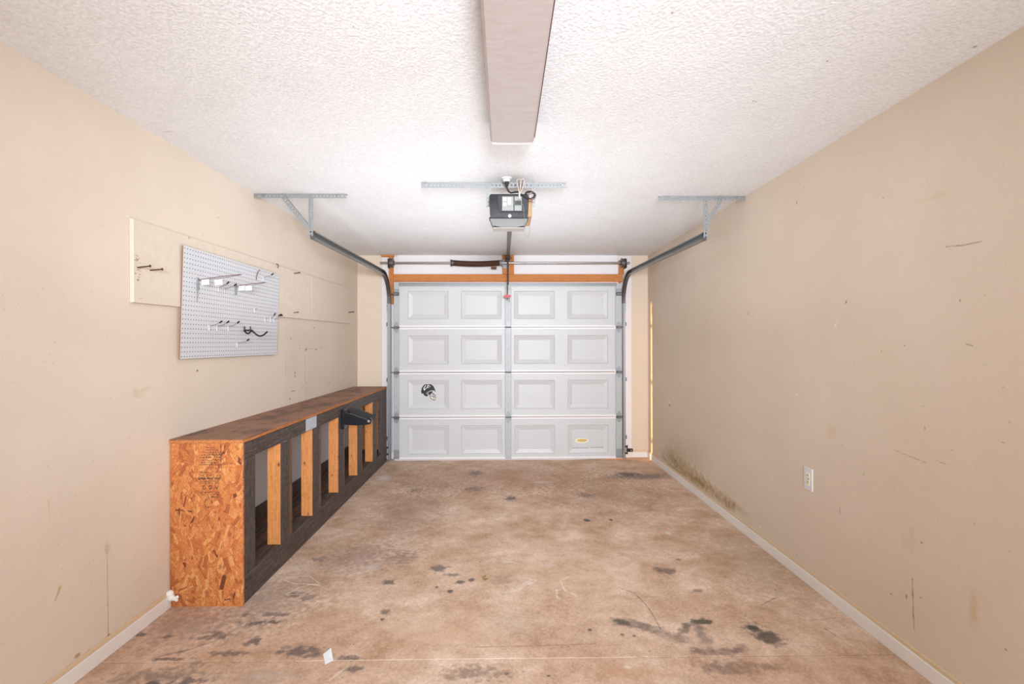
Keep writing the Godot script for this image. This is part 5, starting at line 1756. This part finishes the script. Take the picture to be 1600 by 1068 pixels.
	N.call(436.5, 493, 2.5, 1.2, M.black, "first of two black-headed pins beside the pegboard edge", 0.004)
	N.call(440.5, 493, 2.5, 1.2, M.black, "second of two black-headed pins beside the pegboard edge", 0.004)
	var wv := wallp(434.5, 414, xo)
	var o4 := Vector3(xo, wv.y, wv.x)
	st = mb()
	tube(st, [o4 + Vector3(-0.003, 0.008, 0), o4 + Vector3(0.008, 0.008, 0), o4 + Vector3(0.015, -0.004, 0), o4 + Vector3(0.013, -0.016, 0), o4 + Vector3(0.006, -0.02, 0)], 0.003, 8)
	single(st, "screw_hook", M.black, "small black screw hook above the pegboard corner", "hook")

func board_texture() -> StandardMaterial3D:
	var W := 256
	var H := 2048
	var cv := Canvas.new(W, H, c8(221, 206, 188))
	cv.layers([[noise_bytes(W, H, 0.3, 201, 2), 5, 5, 5], [noise_bytes(W, H, 0.02, 202, 3), 4, 4, 5]])
	var r := RandomNumberGenerator.new()
	r.seed = 4
	for i in 90:
		cv.blob(r.randf() * W, r.randf() * H, r.randf_range(0.8, 2.6), r.randf_range(0.8, 3.0), 0, c8(140, 112, 88), r.randf_range(0.2, 0.6), 0.5, 0.6)
	for i in 9:
		cv.blob(r.randf() * W, r.randf() * H, r.randf_range(2, 5), r.randf_range(4, 14), r.randf(), c8(170, 124, 84), r.randf_range(0.3, 0.6), 0.9, 0.7)
	for p in [[250, 1290], [29, 1288]]:      # chipped paint round the two big nails
		for i in 16:
			cv.blob(fposmod(p[0] + r.randfn(0, 7), W), p[1] + r.randfn(0, 11), r.randf_range(1.2, 3.4), r.randf_range(1.2, 5.0), r.randf() * 3.0, c8(132, 88, 52) if r.randf() < 0.6 else c8(214, 180, 128), r.randf_range(0.5, 0.9), 0.6, 0.5)
	var m := mat(Color.WHITE, 0.8, 0.0, cv.texture(), 0.25)
	m.uv1_scale = Vector3(2.2, 0.34, 1)
	return m

# ------------------------------------------------------------------ small things
func small_things() -> void:
	# wall outlet
	var w := wallp(1267.5, 750.5, XR)
	var o := Vector3(XR, w.y, w.x)
	var t := thing("wall_outlet", "white duplex power outlet on the beige wall", "outlet", o)
	var st := mb()
	cbox(st, o + Vector3(-0.006, -0.0635, -0.0395), o + Vector3(0.0, 0.0635, 0.0395), 0.003)
	put(st, "cover_plate", M.white_plastic, t)
	for k in [-0.02, 0.02]:
		st = mb()
		cbox(st, o + Vector3(-0.0085, k - 0.0155, -0.0165), o + Vector3(-0.0062, k + 0.0155, 0.0165), 0.001)
		put(st, "receptacle", M.cream, t)
		for s in [-0.006, 0.006]:
			st = mb()
			cbox(st, o + Vector3(-0.0092, k - 0.004, s - 0.0014), o + Vector3(-0.0086, k + 0.007, s + 0.0014), 0.0)
			put(st, "slot", M.rust, t)
	st = mb()
	lathe(st, o + Vector3(-0.0062, 0, 0), Vector3(-1, 0, 0), [Vector2(0.0035, 0), Vector2(0.003, 0.0015), Vector2(0, 0.002)], 8)
	put(st, "screw", M.rust, t)

	# safety sensors at the foot of both tracks
	for k in [[-1.40, -1.0, "black safety sensor at the foot of the track behind the workbench"], [1.462, 1.0, "black safety sensor at the foot of the track by the baseboard"]]:
		var sg: float = k[1]
		var c := Vector3(k[0], 0.115, ZD + 0.008)
		t = thing("safety_sensor", k[2], "sensor", c, "safety sensors at the door feet")
		st = mb()
		cbox(st, c + Vector3(-0.006, -0.05, -0.006), c + Vector3(0.006, 0.06, 0.006), 0.002)
		cbox(st, c + Vector3(-0.012 - 0.014 * sg, 0.034, -0.008), c + Vector3(0.012 - 0.014 * sg, 0.052, 0.010), 0.002)
		cbox(st, c + Vector3(-0.012 - 0.014 * sg, -0.045, -0.008), c + Vector3(0.012 - 0.014 * sg, -0.028, 0.010), 0.002)
		put(st, "bracket", M.black_soft, t)
		st = mb()
		cbox(st, c + Vector3(0.0065, -0.02, -0.018) if sg > 0 else c + Vector3(-0.05, -0.02, -0.018), c + Vector3(0.066, 0.018, 0.016) if sg > 0 else c + Vector3(-0.0065, 0.018, 0.016), 0.006)
		put(st, "body", M.black, t)
		st = mb()
		lathe(st, c + Vector3(0.045 * sg, -0.002, 0.016), Vector3(0, 0, 1), [Vector2(0.009, 0), Vector2(0.009, 0.004), Vector2(0, 0.005)], 12)
		put(st, "lens", M.bare_steel, t)

	# football helmet sticker on the third section from the top
	var zs := ZD - 0.035
	var H := thing("helmet_sticker", "black football helmet sticker with grey face mask on the garage door", "sticker", Vector3(-0.9, 0.83, zs))
	var hp := func(u: float, v: float) -> Vector2:     # crop pixels (50 px photo square at 21.36x) -> door metres
		var px := 650.0 + u / 21.36
		var py := 590.0 + v / 21.36
		return Vector2((px - VX) / 130.5, EYE + (VY - py) / 130.5)
	var poly := func(l: Array) -> PackedVector2Array:
		var q := PackedVector2Array()
		for v in l: q.append(hp.call(v[0], v[1]))
		return q
	st = mb()
	prism(st, poly.call([[190, 510], [178, 430], [200, 330], [260, 240], [330, 190], [420, 172], [510, 200], [590, 270], [632, 360], [662, 440], [640, 455], [610, 405], [520, 400], [440, 425], [380, 460], [350, 500], [400, 560], [420, 585], [350, 610], [280, 570], [245, 515]]), Vector3(0, 0, zs), Vector3.RIGHT, Vector3.UP, Vector3(0, 0, 1), 0.002)
	put(st, "shell", M.black, H)
	st = mb()
	for l in [[[255, 330], [330, 225], [345, 250], [285, 335], [300, 360], [375, 300], [385, 318], [300, 395], [285, 420], [258, 380]], [[375, 285], [400, 225], [440, 235], [495, 290], [480, 300], [440, 262], [415, 258], [400, 300], [440, 310], [430, 330], [385, 318]]]:
		prism(st, poly.call(l), Vector3(0, 0, zs + 0.0021), Vector3.RIGHT, Vector3.UP, Vector3(0, 0, 1), 0.0006)
	put(st, "emblem", M.white_plastic, H, "white outlined wing emblem")
	st = mb()
	for l in [[[330, 500], [440, 425], [530, 398], [640, 410], [640, 425], [530, 420], [450, 445], [360, 520]], [[350, 520], [400, 480], [420, 500], [385, 550]]]:
		prism(st, poly.call(l), Vector3(0, 0, zs + 0.0021), Vector3.RIGHT, Vector3.UP, Vector3(0, 0, 1), 0.0006)
	put(st, "edge_trim", M.grey_plastic, H)
	st = mb()
	for l in [[[430, 460], [560, 430], [550, 490], [450, 560], [410, 545]]]:
		prism(st, poly.call(l), Vector3(0, 0, zs + 0.0021), Vector3.RIGHT, Vector3.UP, Vector3(0, 0, 1), 0.0005)
	put(st, "opening", M.black_soft, H)
	st = mb()
	for l in [[[455, 580], [480, 500], [520, 505], [490, 580], [500, 650], [580, 715], [640, 735], [620, 752], [560, 735], [480, 680]], [[580, 480], [655, 560], [670, 640], [645, 740], [625, 735], [640, 640], [620, 580], [560, 510]], [[490, 590], [640, 620], [640, 640], [490, 615]], [[560, 500], [600, 600], [605, 730], [585, 725], [580, 610], [540, 520]]]:
		prism(st, poly.call(l), Vector3(0, 0, zs + 0.0004), Vector3.RIGHT, Vector3.UP, Vector3(0, 0, 1), 0.002)
	put(st, "face_mask", M.grey_plastic, H, "grey face mask bars")
	st = mb()
	prism(st, poly.call([[485, 600], [600, 615], [635, 640], [625, 725], [570, 710], [500, 650]]), Vector3(0, 0, zs), Vector3.RIGHT, Vector3.UP, Vector3(0, 0, 1), 0.0004)
	put(st, "mask_backing", M.cream, H)

	# maker's label and small print on the lowest section
	var L := thing("maker_label", "small gold and cream oval maker label on the lowest door section", "label", Vector3(0.93, 0.24, zs))
	var ov := PackedVector2Array()
	var ov2 := PackedVector2Array()
	for i in 24:
		var a := TAU * i / 24.0
		ov.append(Vector2(0.927 + cos(a) * 0.082, 0.223 + sin(a) * 0.031))
		ov2.append(Vector2(0.93 + cos(a) * 0.062, 0.225 + sin(a) * 0.018))
	st = mb()
	prism(st, ov, Vector3(0, 0, zs), Vector3.RIGHT, Vector3.UP, Vector3(0, 0, 1), 0.0006)
	put(st, "backing", M.cream, L)
	st = mb()
	prism(st, ov2, Vector3(0, 0, zs + 0.0007), Vector3.RIGHT, Vector3.UP, Vector3(0, 0, 1), 0.0005)
	put(st, "emblem", M.gold, L)
	st = mb()
	rng.seed = 3
	for r in [[0.80, 1.00, 0.137, 0.006], [1.03, 1.19, 0.143, 0.006]]:
		var x: float = r[0]
		while x < r[1]:
			var ww := rng.randf_range(0.006, 0.016)
			cbox(st, Vector3(x, r[2] - r[3], zs + 0.0002), Vector3(x + ww, r[2] + r[3] * rng.randf_range(0.4, 1.0), zs + 0.0006), 0.0)
			x += ww + 0.006
	put(st, "small_print", M.ink, L, "illegible grey small print")

	# scrap of paper at the joint, dry leaf, foam blob at the baseboard end
	var p := fl(514, 1024)
	t = thing("paper_scrap", "torn white paper scrap lying beside the floor joint", "paper", Vector3(p.x, 0, p.y))
	st = mb()
	var k := [[506, 1018.5], [511, 1016.5], [518, 1012], [521.5, 1028], [516, 1031.5], [509, 1034]]
	var hs := [0.004, 0.008, 0.014, 0.003, 0.005, 0.002]
	var pts := []
	for i in k.size():
		var v := fl(k[i][0], k[i][1])
		pts.append(Vector3(v.x, hs[i], v.y))
	var mid := Vector3(p.x, 0.007, p.y)
	for i in k.size():
		var a: Vector3 = pts[i]
		var b: Vector3 = pts[(i + 1) % k.size()]
		var n := (b - mid).cross(a - mid).normalized()
		if n.y < 0: n = -n
		tri(st, mid, a, b, n)
		tri(st, mid - Vector3(0, 0.0015, 0), a - Vector3(0, 0.0015, 0), b - Vector3(0, 0.0015, 0), -n)
		quad(st, a, b, b - Vector3(0, 0.0015, 0), a - Vector3(0, 0.0015, 0), Vector3(a.x - mid.x, 0, a.z - mid.z).normalized())
	put(st, "sheet", M.paper, t)
	p = fl(757, 904)
	st = mb()
	for i in 5:
		var a := i * 1.2
		prism(st, PackedVector2Array([Vector2(0, 0), Vector2(0.012, 0.004), Vector2(0.022, 0.0), Vector2(0.012, -0.005)]), Vector3(p.x, 0.001 + i * 0.0024, p.y), Vector3(cos(a), 0.12, sin(a)).normalized(), Vector3(-sin(a), 0, cos(a)), Vector3.UP, 0.0022)
	single(st, "dry_leaf", M.leaf, "tiny curled dry leaf on the floor", "leaf")
	t = thing("foam_blob", "white foam blob between baseboard end and workbench panel", "foam", Vector3(XL + 0.02, 0.06, -2.70))
	st = mb()
	for v in [[0.014, 0.078, 0.020], [0.022, 0.058, 0.018], [0.040, 0.052, 0.012], [0.052, 0.060, 0.009], [0.050, 0.044, 0.008]]:
		var prof := []
		for i in 7:
			var a := -PI * 0.5 + PI * i / 6.0
			prof.append(Vector2(cos(a) * v[2], sin(a) * v[2]))
		lathe(st, Vector3(XL + v[0], v[1], -2.722), Vector3.UP, prof, 10)
	put(st, "blob", M.foam, t)
